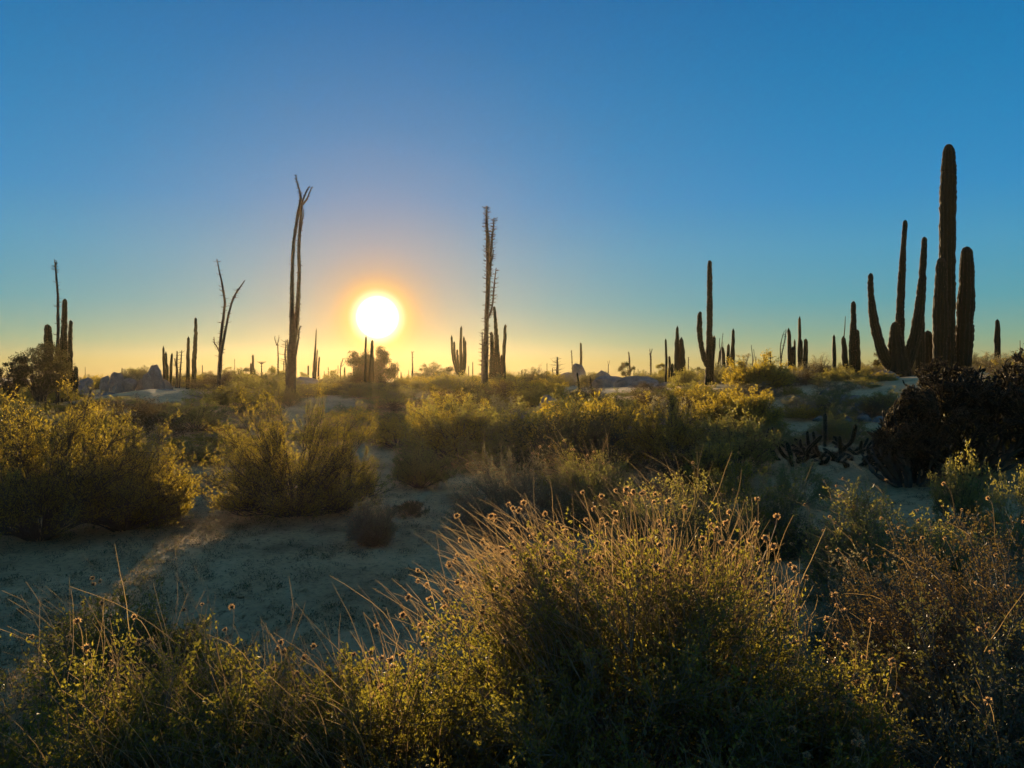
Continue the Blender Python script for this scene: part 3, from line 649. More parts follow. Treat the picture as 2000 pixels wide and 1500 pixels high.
# ---- shrubs
def shrub_parts(Rad, H, n0=34, n1=7, n2=5, nl=5, leaf=(.016, .008), lo=.22, up0=.25, droop=0., seedv=0, flat=.3, stem_r=.008, t1=(.3, 1), t2=(.25, 1), K0=6, theta=(8, 78), l1=.34, l2=.16, squash=1., inner=.78):
    """returns (stems Geo, leaves Geo, shell points, shell dirs) around the origin"""
    global rng
    rng = np.random.default_rng(seedv)
    a = rng.uniform(0, 2 * math.pi, n0); th = np.radians(theta[0] + (theta[1] - theta[0]) * np.sqrt(rng.random(n0)))
    D = np.stack([np.sin(th) * np.cos(a), np.sin(th) * np.sin(a), np.cos(th)], 1)
    rr = 1 / np.sqrt((np.sin(th) / Rad) ** 2 + (np.cos(th) / H) ** 2) * rng.uniform(inner, 1.06, n0)
    D0 = norm(D * np.array([.75, .75, 1]))
    p0 = np.stack([np.cos(a) * Rad * .10 * rng.random(n0), np.sin(a) * Rad * .10 * rng.random(n0), np.full(n0, -.03)], 1)
    # stems start steep then spread
    t = np.linspace(0, 1, K0)[None, :, None]; end = D * rr[:, None]
    ctrl = D0 * rr[:, None] * .5
    P0 = p0[:, None] * (1 - t) ** 2 + 2 * (1 - t) * t * ctrl[:, None] + t ** 2 * end[:, None]
    P0 += rng.normal(0, .012 * H, P0.shape) * t
    sg = Geo(); V, Fq, tv = tubes(P0, taper(n0, K0, stem_r, stem_r * .4), 4); sg.add(V, Fq, tv)
    i1 = np.repeat(np.arange(n0), n1); c1, t1d = along(P0, i1, rng.uniform(t1[0], t1[1], len(i1)))
    s = .5 * (Rad + H)
    d1 = norm(t1d * .8 + rng.normal(0, .5, t1d.shape) + norm(c1) * .35 + np.array([0, 0, up0]))
    P1 = grow(c1, d1, l1 * s * rng.uniform(.5, 1.1, len(i1)), 3, up0 - droop, .14)
    V, Fq, tv = tubes(P1, taper(len(i1), 3, stem_r * .55, stem_r * .27), 3, open_=True); sg.add(V, Fq, tv)
    i2 = np.repeat(np.arange(len(i1)), n2); c2, t2d = along(P1, i2, rng.uniform(t2[0], t2[1], len(i2)))
    d2 = norm(t2d * .7 + rng.normal(0, .55, t2d.shape) + np.array([0, 0, up0]))
    P2 = grow(c2, d2, l2 * s * rng.uniform(.5, 1.2, len(i2)), 2, up0 - droop, .15)
    V, Fq, tv = tubes(P2, taper(len(i2), 2, stem_r * .28, stem_r * .13), 3, open_=True); sg.add(V, Fq, tv)
    i3 = np.repeat(np.arange(len(i2)), nl); c3, t3d = along(P2, i3, rng.uniform(.1, 1, len(i3)))
    # clump tint: neighbouring leaves share part of their colour
    d3 = norm(t3d * .5 + rng.normal(0, .7, t3d.shape) + np.array([0, 0, .2]))
    L = leaf[0] * rng.uniform(.55, 1.35, len(i3)); Wd = leaf[1] * rng.uniform(.6, 1.3, len(i3))
    V, Ft, tv = leaves(c3 + rng.normal(0, leaf[0] * .4, c3.shape), d3, rng.normal(size=d3.shape), L, Wd)
    ct = rng.random(n0)[i1][i2][i3]; tv = np.clip(tv * .55 + np.repeat(ct, 4) * .45, 0, 1)
    lg = Geo().add(V, Ft, tv)
    return sg, lg, P2[:, -1], norm(P2[:, -1] - P2[:, 0])

def shrub(name, label, cat, loc, leafmat, stemmat='twig', group=None, extra=None, **k):
    sg, lg, tips, td = shrub_parts(**k)
    t = thing(name, label, cat, loc, group)
    part('stems', sg.mesh('stems', M[stemmat]), t, stuff=True, shift=False)
    part('foliage', lg.mesh('foliage', M[leafmat]), t, stuff=True, shift=False)
    return t, tips, td

def place(px, ptop, d):
    x = (px - 1000) / F * d; g = gz(x, d); return Vector((x, d, g)), EYE + (HOR - ptop) / F * d - g

# dried flower stalks shared by the brittlebushes
def make_stalk_protos():
    out = []
    r = np.random.default_rng(5)
    for k in range(12):
        n = 9; Lk = 1.0; bend = r.uniform(.15, 1.1); hook = r.uniform(.2, 2.2) if k % 3 else r.uniform(0, .5)
        p = np.zeros((n, 3)); a = 0.0; phi = r.uniform(-.1, .1)
        for i in range(1, n):
            a = bend * (i / n) ** 1.3 * .6 + hook * max(0, (i - n * .72) / (n * .28)) ** 1.5
            p[i] = p[i - 1] + np.array([-math.sin(a), math.sin(phi) * .3 + r.normal(0, .04), math.cos(a)]) / (n - 1)
        V, Fq, tv = tubes(p[None], np.linspace(.0072, .0056, n)[None], 4, open_=True)
        me = Geo().add(V, Fq, tv).mesh('flower_stalk', M['straw'])
        out.append((me, p[-1], norm(p[-1] - p[-2])))
    return out
STALKS = make_stalk_protos()

def head_mesh(seed, ball=.0056, nb=60, bl=.0062, pet=False):
    r = np.random.default_rng(seed)
    bm = bmesh.new(); bmesh.ops.create_icosphere(bm, subdivisions=2, radius=ball)
    V = np.array([v.co for v in bm.verts]); Fc = np.array([[v.index for v in f.verts] for f in bm.faces]); bm.free()
    V = V * (1 + .1 * r.normal(size=(len(V), 1))); V[:, 2] = V[:, 2] * .8 + ball * .4
    n0 = len(Fc)
    a = np.arange(nb) / nb * 2 * math.pi + r.normal(0, .1, nb); el = r.uniform(-.7, .9, nb) if not pet else r.uniform(-.1, .15, nb)
    if not pet: a = r.uniform(0, 6.28, nb)
    D = np.stack([np.cos(a) * np.cos(el), np.sin(a) * np.cos(el), np.sin(el)], 1)
    C = D * ball * .8 + np.array([0, 0, ball * .4])
    if pet: V2, F2, _ = leaves(C, D, np.tile([0, 0, 1.], (nb, 1)), np.full(nb, bl) * r.uniform(.8, 1.1, nb), np.full(nb, bl * .55), .1)
    else: V2, F2, _ = leaves(C, D, r.normal(size=D.shape), bl * r.uniform(.6, 1.2, nb), np.full(nb, .0026), .1)
    VV = np.concatenate([V, V2]); FF = np.concatenate([Fc, F2 + len(V)])
    mi = np.concatenate([np.zeros(n0), np.ones(len(F2))])
    return mesh_from('seed_head', VV, [FF], [M['seed'], M['petal'] if pet else M['bract']], mi, tint=r.random(len(VV)))
HEADS = [head_mesh(k) for k in range(5)]
FLOWER = head_mesh(9, .006, 12, .015, True)

def add_stalks(t, tips, td, n, Lr=(.18, .34), lean=math.pi, spread=.7, zmin=.5, head=True, hs=(1.0, 1.45), seed=0, flowers=0, bias=None, outward=.35, stubs=0.0, tk=(1.2, 1.9)):
    """t: shrub empty; stalk roots taken from the upper shell tips"""
    r = np.random.default_rng(seed)
    z = tips[:, 2]; zt = np.quantile(z, .985)
    ok = np.where(z > zt * zmin)[0]
    if bias is not None: ok = ok[bias(tips[ok])]
    if len(ok) == 0: return
    pick = r.choice(ok, min(n, len(ok)), replace=False)
    s0 = t.scale[0] if t.scale[0] else 1
    for q, i in enumerate(pick):
        me, tip, tdir = STALKS[r.integers(0, len(STALKS))]
        L = r.uniform(*Lr)
        o = bpy.data.objects.new('flower_stalk', me); COL.objects.link(o); o.parent = t
        base = Vector(tips[i]) - Vector((0, 0, .03))
        out = Vector((tips[i][0], tips[i][1], 0)); out = out * (outward / max(out.length, .05) * min(1, out.length / .5))
        zaxis = (Vector((0, 0, 1)) + out + Vector((r.normal(0, .14), r.normal(0, .14), 0))).normalized()
        rot = Vector((0, 0, 1)).rotation_difference(zaxis).to_matrix().to_4x4() @ Matrix.Rotation(r.normal(0, spread), 4, 'Z')
        tkk = r.uniform(*tk) / L * .3
        sc = Matrix.Diagonal((L, L, L, 1))
        o.matrix_local = Matrix.Translation(base) @ rot @ sc
        o.matrix_parent_inverse = Matrix.Identity(4)
        if head and r.random() > stubs:
            h = bpy.data.objects.new('flower' if q < flowers else 'seed_head', FLOWER if q < flowers else HEADS[r.integers(0, 5)]); COL.objects.link(h); h.parent = o
            k = r.uniform(*hs) / L
            hd = Vector((0, 0, 1)).rotation_difference(Vector(tdir)).to_matrix().to_4x4()
            h.matrix_local = Matrix.Translation(Vector(tip)) @ hd @ Matrix.Diagonal((k, k, k, 1))

def add_straw(t, tips, n, Lr=(.15, .4), zmin=.45, seed=0, r0=.0014, matk='straw', name='dry_stems', lean=.5, bias=None):
    global rng
    rng = np.random.default_rng(seed + 77)
    z = tips[:, 2]; ok = np.where(z > np.quantile(z, .985) * zmin)[0]
    if bias is not None: ok = ok[bias(tips[ok])]
    if len(ok) < 5: return
    i = rng.choice(ok, n, replace=True); p = tips[i] + rng.normal(0, .03, (n, 3)) - np.array([0, 0, .08])
    o = norm(tips[i] * np.array([1, 1, 0]) + 1e-6) * lean
    d = o + np.array([-.12, 0, 1.]) + rng.normal(0, .2, (n, 3))
    P = grow(p, d, rng.uniform(*Lr, n), 7, -.25, .07)
    P[:, 1:] += np.array([-1, 0, 0]) * (np.linspace(0, 1, 7)[1:] ** 2)[None, :, None] * rng.uniform(0, .10, n)[:, None, None]
    V, Fq, tv = tubes(P, taper(n, 7, r0, r0 * .45), 3, open_=True)
    part(name, Geo().add(V, Fq, tv).mesh(name, M[matk]), t, stuff=True, shift=False)

# foreground brittlebushes
ENC = dict(leaf=(.0165, .0095), stem_r=.004, theta=(4, 86), l1=.36, l2=.18, t1=(.45, 1), t2=(.3, 1), up0=.22, inner=.82)
def brittlebush(label, px, ptop, w, d, seed, n0=120, n1=9, n2=5, nl=10, stalks=60, straw=200, leafm='encelia', ySc=.85, group=None, sk=None, stemmat='pale_twig', straw_k=None, **kk):
    loc, H = place(px, ptop, d); Rad = w / 2 / F * d
    k = dict(ENC); k.update(kk)
    t, tips, td = shrub('brittlebush', label, 'shrub', loc, leafm, stemmat, group, Rad=Rad * .86, H=H * .9, n0=n0, n1=n1, n2=n2, nl=nl, seedv=seed, **k)
    if straw: add_straw(t, tips, straw, seed=seed, **(straw_k or {}))
    if stalks: add_stalks(t, tips, td, stalks, seed=seed, **(sk or {}))
    return t

brittlebush('largest foreground brittlebush crowned with a golden haze of dried flower heads', 1230, 1105, 920, 3.0, 101, n0=200, n1=9, n2=6, nl=11, stalks=290, straw=1300,
            sk=dict(zmin=.62, Lr=(.14, .30), bias=lambda p: p[:, 1] > -.35), straw_k=dict(zmin=.72, Lr=(.12, .30), bias=lambda p: p[:, 1] > -.3))
brittlebush('brittlebush lobe with reddish stalks at the lower right of the largest brittlebush', 1560, 1225, 420, 2.7, 102, n0=90, n1=8, n2=5, nl=8, stalks=60, straw=170, straw_k=dict(Lr=(.08, .2)),
            sk=dict(zmin=.6, Lr=(.10, .24)))
brittlebush('brittlebush at the lower left corner with greyish leaves', 90, 1290, 620, 2.6, 103, n0=120, n1=7, n2=6, nl=9, stalks=14, straw=180, sk=dict(Lr=(.15, .3)))
brittlebush('brittlebush with long pale stalks bending left, left of the middle foreground', 420, 1275, 560, 2.7, 104, n0=120, n1=7, n2=6, nl=9, stalks=26, straw=240, sk=dict(Lr=(.12, .28), spread=.4))
brittlebush('brittlebush with arching golden stalks left of the largest brittlebush', 730, 1275, 460, 2.75, 105, n0=120, n1=8, n2=6, nl=9, stalks=34, straw=340, sk=dict(Lr=(.1, .24), spread=.35))
brittlebush('small brittlebush with many dark seed heads at the edge of the sandy clearing', 235, 1150, 330, 4.0, 106, n0=80, n1=7, n2=5, nl=6, stalks=44, straw=60,
            sk=dict(Lr=(.08, .2), zmin=.2, hs=(1.0, 1.5)))
brittlebush('reddish brown brittlebush filling the right edge of the foreground', 1955, 985, 680, 3.5, 107, n0=170, n1=8, n2=6, nl=6, stalks=60, straw=60, leafm='dry',
            sk=dict(Lr=(.08, .2), zmin=.55, hs=(.7, 1.0)), leaf=(.0135, .0075), l1=.28, l2=.13, straw_k=dict(Lr=(.08, .2)))
brittlebush('grey green brittlebush with orange tips below the cholla thicket', 1745, 915, 330, 5.6, 108, n0=110, n1=8, n2=5, nl=6, stalks=70, straw=260, leafm='olive', straw_k=dict(Lr=(.08, .2)),
            sk=dict(Lr=(.08, .2), zmin=.45, hs=(.9, 1.3)), leaf=(.022, .012))
brittlebush('low grey brittlebush on the sandy path right of centre', 1690, 1060, 200, 4.6, 109, n0=60, n1=7, n2=5, nl=5, stalks=22, straw=80, leafm='grey', sk=dict(Lr=(.08, .18), hs=(.9, 1.2)), straw_k=dict(Lr=(.08, .18)))
brittlebush('pale grey green brittlebush behind the largest brittlebush at its left', 1000, 885, 260, 8.3, 110, n0=80, n1=7, n2=5, nl=5, stalks=36, straw=200, leafm='grey', sk=dict(Lr=(.1, .22), hs=(1.1, 1.7)), leaf=(.022, .010))
brittlebush('golden tipped brittlebush in the middle distance above the largest brittlebush', 1155, 880, 200, 8.6, 111, n0=90, n1=8, n2=5, nl=5, stalks=30, straw=300, leafm='olive', sk=dict(Lr=(.1, .2), hs=(1.1, 1.6), flowers=2), leaf=(.022, .010))
brittlebush('broad brittlebush with few yellow flowers behind the crown of dried heads', 1325, 925, 330, 6.4, 112, n0=100, n1=7, n2=5, nl=6, stalks=30, straw=260, leafm='olive', sk=dict(Lr=(.08, .2), hs=(1.0, 1.4), flowers=4), leaf=(.02, .010))
brittlebush('bright green tipped brittlebush beside the dark hollow right of centre', 1450, 905, 220, 7.4, 113, n0=80, n1=7, n2=5, nl=6, stalks=18, straw=60, leafm='encelia', sk=dict(Lr=(.1, .2), hs=(1.0, 1.5), flowers=2), leaf=(.022, .011))
brittlebush('low dark brittlebush against the left edge of the pale sandy gap', 800, 985, 90, 9.2, 114, n0=30, n1=6, n2=4, nl=4, stalks=0, straw=10, leafm='dark')
brittlebush('small upright grey bush alone at the edge of the sandy clearing', 727, 948, 96, 7.6, 115, n0=90, n1=7, n2=5, nl=5, stalks=6, straw=50, leafm='grey', sk=dict(Lr=(.08, .16), hs=(.9, 1.2)), theta=(3, 66), leaf=(.018, .007), straw_k=dict(zmin=.3, lean=.2, Lr=(.08, .16)), t1=(.2, 1))
brittlebush('dark low brittlebush in the hollow behind the sandy path', 1530, 965, 130, 7.2, 116, n0=60, n1=7, n2=4, nl=5, stalks=8, straw=30, leafm='dark', sk=dict(hs=(.9, 1.2)))
brittlebush('brittlebush with leaf colour darkened for shade at the lower right corner', 1900, 1160, 560, 2.9, 117, n0=90, n1=7, n2=5, nl=6, stalks=10, straw=20, leafm='dark', sk=dict(Lr=(.1, .2)))  # dark leaf colour paints in the shade of this corner

# creosote bushes of the left and middle
CRE = dict(leaf=(.020, .010), stem_r=.008, theta=(3, 76), l1=.30, l2=.13, t1=(.35, 1), t2=(.3, 1), up0=.38, inner=.58)
def creosote(label, px, ptop, w, d, seed, n0=70, n1=8, n2=6, nl=8, leafm='creosote', group=None, **kk):
    loc, H = place(px, ptop, d); Rad = w / 2 / F * d; k = dict(CRE); k.update(kk)
    return shrub('creosote_bush', label, 'shrub', loc, leafm, 'twig', group, Rad=Rad * .95, H=H * 1.0, n0=n0, n1=n1, n2=n2, nl=nl, seedv=seed, **k)
creosote('large amber lit creosote bush at the left edge', 75, 762, 430, 7.9, 201, n0=105, n1=9, n2=7, nl=8)
creosote('tall golden creosote bush in front of the left rock pile', 240, 758, 270, 8.4, 202, n0=80)
creosote('lower creosote bush with drooping branches left of the sun streak', 306, 825, 130, 8.7, 203, n0=45, n1=8, n2=6)
creosote('wide hazy creosote bush with bare lower stems at the end of the sun streak', 575, 758, 330, 9.2, 204, n0=100, n1=8, n2=7, theta=(3, 84), t1=(.45, 1))
creosote('hazy creosote bush left of the small upright bush', 668, 815, 150, 9.6, 205, n0=45, n1=8, n2=6)
creosote('hazy creosote bush straight below the candelabra cardon', 890, 768, 210, 14.0, 206, n0=60, n1=7, n2=5, nl=7, leaf=(.036, .017))
creosote('amber creosote bush straight below the sun', 775, 815, 170, 15.5, 207, n0=50, n1=7, n2=5, nl=7, leaf=(.036, .017))
creosote('olive creosote bush at the centre right of the slab ridge', 1200, 785, 190, 13.5, 208, n0=60, n1=7, n2=5, nl=7, leaf=(.036, .016))
creosote('olive gold creosote bush below the fused cardon', 1310, 778, 200, 13.0, 209, n0=70, n1=7, n2=6, nl=7, leaf=(.033, .015))
creosote('tall mounded yellow creosote bush on the skyline right of the tall armed cardon', 1478, 702, 150, 20.0, 210, n0=60, n1=8, n2=5, nl=6, leaf=(.05, .024))
creosote('yellow creosote bush with drooping outline in front of the mounded bush', 1440, 770, 190, 14.5, 211, n0=80, n1=7, n2=5, nl=6, leaf=(.042, .020))
creosote('dense shaded creosote bush above the dark hollow', 1400, 850, 170, 10.5, 212, n0=60, n1=8, n2=5, nl=8, leaf=(.028, .013))
creosote('dark creosote bush in the hazy middle distance left of centre', 820, 870, 150, 11.5, 213, n0=45, leaf=(.026, .012), leafm='olive')
creosote('rusty creosote bush behind the sandy gap', 1040, 770, 110, 21.0, 214, n0=30, leaf=(.04, .018))

# prototypes for the smaller shrubs of the slope; each copy shares its meshes
PROTO = []
for j, (lm, sm, kw) in enumerate([('olive', 'twig', dict(CRE, leaf=(.055, .024))), ('creosote', 'twig', dict(CRE, leaf=(.06, .026))), ('grey', 'pale_twig', dict(ENC, leaf=(.05, .02), stem_r=.007)),
                                  ('dry', 'pale_twig', dict(ENC, leaf=(.05, .018), stem_r=.008)), ('dark', 'twig', dict(ENC, leaf=(.055, .026), stem_r=.008)), ('olive', 'pale_twig', dict(ENC, leaf=(.05, .022), stem_r=.007))]):
    kw = dict(kw); kw['theta'] = (4, 84)
    sg, lg, tips, td = shrub_parts(Rad=1.0, H=1.0, n0=38, n1=7, n2=5, nl=5, seedv=300 + j, **kw)
    PROTO.append((sg.mesh('stems', M[sm]), lg.mesh('foliage', M[lm])))
LAB = {0: ('olive', 'low olive shrub on the slope'), 1: ('golden', 'golden leafed shrub on the slope'), 2: ('grey', 'small grey shrub on the slope'), 3: ('straw coloured', 'dry straw coloured shrub on the slope'),
       4: ('dark', 'dark green shrub on the slope'), 5: ('wiry', 'wiry olive shrub on the slope')}
rf = np.random.default_rng(11)
def small_shrub(x, y, Rr, H, kind, label, group):
    t = thing(['olive_shrub', 'golden_shrub', 'grey_shrub', 'straw_shrub', 'dark_shrub', 'wiry_shrub'][kind], label, 'shrub', (x, y, gz(x, y) - .02), group); t.rotation_euler.z = rf.uniform(0, 6.28); t.scale = (Rr, Rr, H)
    part('stems', PROTO[kind][0], t, stuff=True, shift=False); part('foliage', PROTO[kind][1], t, stuff=True, shift=False)
LM = [(60, 'dark tree at far left'), (125, 'left cardon'), (205, 'pinkish upright boulder'), (300, 'biggest domed boulder'), (375, 'two smooth cardon poles'), (431, 'wide forked boojum'), (494, 'small shouldered cardon'),
      (571, 'thickest boojum'), (616, 'three thin poles'), (665, 'bent bare boojum'), (726, 'cardon under the sun'), (806, 'tufted far boojum'), (850, 'broad dark skyline tree'), (900, 'candelabra cardon'), (952, 'tall bristly boojum'),
      (985, 'cardon of two joined columns'), (1052, 'leafless skyline shrub'), (1088, 'bottlebrush boojum'), (1131, 'pointed boulder'), (1180, 'wedge boulder'), (1229, 'far straight boojum'), (1271, 'far forked boojum'),
      (1325, 'fused cardon'), (1385, 'tall armed cardon'), (1430, 'twin cardon columns'), (1478, 'mounded yellow bush'), (1524, 'wiry boojum'), (1556, 'clump of six columns'), (1602, 'bare spreading tree'), (1630, 'slim lone cardon'),
      (1670, 'joined dark columns'), (1722, 'bluish pale boulder'), (1755, 'fanning cactus'), (1850, 'tallest cardon'), (1888, 'thick column beside the tallest cardon'), (1948, 'lone short cardon')]
def where(px, y, lm=LM):
    q = min(lm, key=lambda l: abs(l[0] - px)); dx = px - q[0]
    rel = 'straight below' if abs(dx) < 10 else ('just right of' if dx > 0 else 'just left of')
    return f'{rel} the {q[1]}'
LANES = [(-2.9, .7), (-1.1, .45)]
pts = []
def blocked(x, y):
    px = 1000 + x / y * F
    gy = HOR + (EYE - gz(x, y)) / y * F
    if y < 10.5: return True
    # the sun streak's open line, the sandy gaps
    for x0, hw in LANES:
        if y < (25 if x0 < -2 else 17) and abs(x - (x0 - .165 * (y - 5.9))) < (hw + .35 if y < 13 else hw * 1.15): return True
    if (130 < px < 410 and 21 < y < 32) or (1080 < px < 1320 and 23 < y < 34) or (1380 < px < 1400 and y < 26) or (1780 < px < 2010 and 12 < y < 26): return True
    if 960 < px < 1110 and 17 < y < 21: return True
    if 800 < px < 880 and y < 13.5: return True
    if 1500 < px < 1790 and y < 13.5 and rf.random() < .85: return True
    return False
tries = 0
while len(pts) < 520 and tries < 60000:
    tries += 1
    y = 10.5 + 40 * rf.random() ** 1.05; u = rf.uniform(-.72, .72); x = u * y
    if blocked(x, y): continue
    rad = rf.uniform(.5, 1.05) * (1.25 if 13 < y < 24 and u < .2 else 1)
    if any((x - a) ** 2 + (y - b) ** 2 < ((.34 if 1500 < 1000 + u * F < 1800 and y < 26 else .62 if y < 16 else .46) * (rad + c)) ** 2 for a, b, c in pts): continue
    pts.append((x, y, rad))
    h = rad * rf.uniform(.75, 1.1); sx = 1000 + u * F
    rowcap = 788 if 120 < sx < 420 and y < 22 else (764 if 1080 < sx < 1320 and y < 23 else None)
    if rowcap: h = max(.22, min(h, EYE + (HOR - rowcap) / F * y - gz(x, y)))
    if 1500 < 1000 + u * F < 1800 and y < 26: rad = rf.uniform(.3, .6); h = rad * rf.uniform(.5, .75)
    if y > 17: h = min(h, rf.uniform(.4, .68))
    if y < 46 and any(abs(x - (x0 - .165 * (y - 5.9))) < hw + rad * .9 for x0, hw in LANES): h = min(h, .3)
    side = where(1000 + u * F, y)
    zone = 'left of the sun' if u < -.17 else ('below the sun and the middle skyline' if u < .15 else 'among rocks and cardon at the right')
    k = int(rf.choice([0, 1, 2, 3, 4, 5], p=[.24, .2, .14, .1, .14, .18]))
    far = 'near' if y < 16 else ('midway up' if y < 24 else ('at the crest' if y < 36 else 'beyond the crest'))
    big = 'broad ' if rad > .95 else ('small ' if rad < .65 else '')
    small_shrub(x, y, rad, h, k, f'{big}{LAB[k][0]} shrub {far}, {side}', f'{LAB[k][0]} shrubs {zone}')
# tawny grassy shrubs seen one by one on the right slope
for (px, pt, w, d, k, lab) in [(1570, 752, 70, 22, 3, 'tawny tufted shrub under the clump of six columns'), (1660, 728, 40, 25, 3, 'pale upright dead shrub between the slim column and joined columns'),
                               (1570, 800, 110, 16, 1, 'yellow lit shrub above the creeping cactus at the right'), (1640, 800, 60, 15.5, 5, 'small olive shrub among the right rocks'), (1700, 792, 50, 16, 1, 'rusty gold shrub left of the cholla thicket'),
                               (1268, 752, 70, 24, 3, 'pinkish dry shrub in front of the slab ridge'), (1365, 756, 60, 22, 0, 'round green shrub at the foot of the tall armed cardon'), (1630, 815, 90, 13.6, 5, 'shaggy olive shrub above the broken pale boulder'),
                               (1490, 800, 90, 14, 1, 'amber shrub on the shoulder of the mounded bush'), (930, 800, 110, 17, 5, 'hazy olive shrub below the tall bristly boojum'),
  (566, 764, 50, 21.5, 4, 'low dark shrub hiding the base of the thickest boojum'), (432, 768, 70, 21, 0, 'low olive shrub hiding the base of the wide forked boojum'), (700, 764, 80, 24, 5, 'low wiry shrub on the bright crest under the sun tree'), (775, 764, 90, 23.5, 0, 'low olive shrub on the bright crest right of the sun'), (612, 752, 70, 26.5, 0, 'low olive shrub at the foot of the thickest boojum'), (548, 756, 60, 25.5, 5, 'low wiry shrub left of the foot of the thickest boojum'), (655, 752, 60, 27, 1, 'low golden shrub between the three thin poles and the sun tree'),
  (1560, 905, 120, 9.6, 5, 'rounded shrub at the far end of the sandy path'), (1880, 900, 160, 8.2, 0, 'golden edged shrub in front of the cholla thicket'), (1985, 930, 150, 7.0, 5, 'rounded shrub at the right edge before the cholla')]:
    loc, H = place(px, pt, d); small_shrub(loc.x, loc.y, w / 2 / F * d, max(H, .3), k, lab, None)

# ---- trees on the skyline: trunk, limbs and clumped crown
def tree(label, px, ptop, w, pbase, d, seed, leafm='dark', n=26, per=100, clump=.16, leaf=.05, name='desert_tree', trunks=3, cat='tree', low=.25, crown_r=.012):
    global rng
    rng = np.random.default_rng(seed)
    x = (px - 1000) / F * d; g = gz(x, d); loc = Vector((x, d, g)); H = EYE + (HOR - ptop) / F * d - g; Rd = w / 2 / F * d
    C = []
    while len(C) < n:
        p = rng.uniform(-1, 1, 3); q = np.linalg.norm(p)
        if q < 1 and q > .45 and p[2] > -.75: C.append(p)
    C = np.array(C); hc = H * (1 + low) / 2; C = C * np.array([Rd * .85, Rd * .85, (H - hc) * .9]) + np.array([0, 0, hc])
    t = thing(name, label, cat, loc)
    # limbs: from trunk feet up to every clump
    ti = rng.integers(0, trunks, n); foot = np.stack([rng.normal(0, Rd * .12, trunks), rng.normal(0, Rd * .12, trunks), np.full(trunks, -.1)], 1)
    fork = foot * 1.5 + np.array([0, 0, H * low * .9]); tt = np.linspace(0, 1, 7)[None, :, None]
    P = fork[ti][:, None] * (1 - tt) ** 2 + 2 * (1 - tt) * tt * ((fork[ti] + C * np.array([.35, .35, 1])) / 2 + rng.normal(0, Rd * .08, (n, 3)))[:, None] + tt ** 2 * C[:, None]
    sz = .022 * H
    g1 = Geo(); V, Fq, tv = tubes(P, taper(n, 7, sz * .5, sz * .14), 5); g1.add(V, Fq, tv)
    TP = np.stack([foot, (foot + fork) / 2 + rng.normal(0, .02, foot.shape), fork + np.array([0, 0, .05])], 1); V, Fq, tv = tubes(TP, taper(trunks, 3, sz, sz * .6), 7); g2 = Geo().add(V, Fq, tv)
    part('trunk', g2.mesh('trunk', M['bark'], True), t, shift=False)
    # twigs in clumps
    ci = np.repeat(np.arange(n), 9); c, _ = along(P, ci, rng.uniform(.7, 1, len(ci))); P2 = grow(c, rng.normal(size=c.shape), clump * Rd * 2 * rng.uniform(.3, 1, len(ci)), 3, .2, .2)
    V, Fq, tv = tubes(P2, taper(len(ci), 3, sz * .16, sz * .07), 3); g1.add(V, Fq, tv)
    part('limbs', g1.mesh('limbs', M['bark']), t, shift=False)
    if per:
        li = np.repeat(np.arange(n), per); rr = clump * Rd * 2 * rng.uniform(.6, 1.2, n)[li]
        v = norm(rng.normal(size=(len(li), 3))) * (rng.random(len(li)) ** .5)[:, None] * rr[:, None] * np.array([1, 1, .8])
        V, Ft, tv = leaves(C[li] + v, rng.normal(size=v.shape), rng.normal(size=v.shape), leaf * rng.uniform(.6, 1.3, len(li)), leaf * .5 * rng.uniform(.6, 1.3, len(li)))
        tv = np.clip(tv * .6 + np.repeat(rng.random(n)[li], 4) * .4, 0, 1)
        part('crown', Geo().add(V, Ft, tv).mesh('crown', M[leafm]), t, stuff=True, shift=False)
    return t
tree('dense dark elephant tree standing before the left cardon', 82, 668, 118, 775, 21, 401, 'deep', n=60, per=230, clump=.12, leaf=.045, trunks=5, low=.2)
tree('dark open tree at the far left edge with bare lower branches', 25, 698, 70, 775, 20.5, 402, 'deep', n=34, per=150, clump=.12, leaf=.042, trunks=4, low=.3)
tree('small feathery tree behind the left rock pile', 262, 718, 38, 750, 42, 403, 'olive', n=22, per=90, clump=.15, leaf=.06)
tree('leafy tree glowing orange around the cardon under the sun, left half', 706, 678, 64, 750, 41, 404, 'deep', n=70, per=130, clump=.17, leaf=.07, low=.0)
tree('leafy tree glowing orange under the sun, right half with open limbs', 748, 676, 64, 750, 41, 405, 'deep', n=56, per=130, clump=.15, leaf=.07, low=.0)
tree('broad dark tree on the skyline right of the sun', 838, 706, 64, 745, 48, 406, 'dark', n=34, per=100, clump=.13, leaf=.08, low=.1)
tree('low wide tree between the sun and the candelabra cardon', 876, 716, 46, 745, 50, 407, 'dark', n=26, per=90, clump=.14, leaf=.08, low=.1)
tree('small round tree at the foot of the far straight boojum', 1224, 705, 32, 742, 50, 408, 'dark', n=20, per=80, clump=.15, leaf=.08)
tree('small tree left of the thin single cardon column', 1292, 708, 26, 745, 42, 409, 'olive', n=16, per=80, clump=.16, leaf=.07)
tree('wispy thin leaved tree left of the pair of whip stems', 1452, 679, 36, 745, 34, 410, 'grey', n=22, per=36, clump=.14, leaf=.05, low=.2)
tree('bare spreading shrubby tree right of the clump of six columns', 1602, 686, 52, 745, 36, 411, 'grey', n=44, per=22, clump=.16, leaf=.045, low=.1)
tree('dark gnarled tree behind the candelabra cactus', 1722, 675, 38, 742, 30, 412, 'deep', n=26, per=90, clump=.14, leaf=.05, low=.2)
tree('leafless branching shrub in the middle of the skyline', 1052, 706, 50, 750, 36, 413, 'dry', n=30, per=0, clump=.2, low=.1)
tree('low spreading tree left of the thickest boojum', 535, 718, 60, 750, 40, 414, 'olive', n=28, per=80, clump=.14, leaf=.07, low=.1)
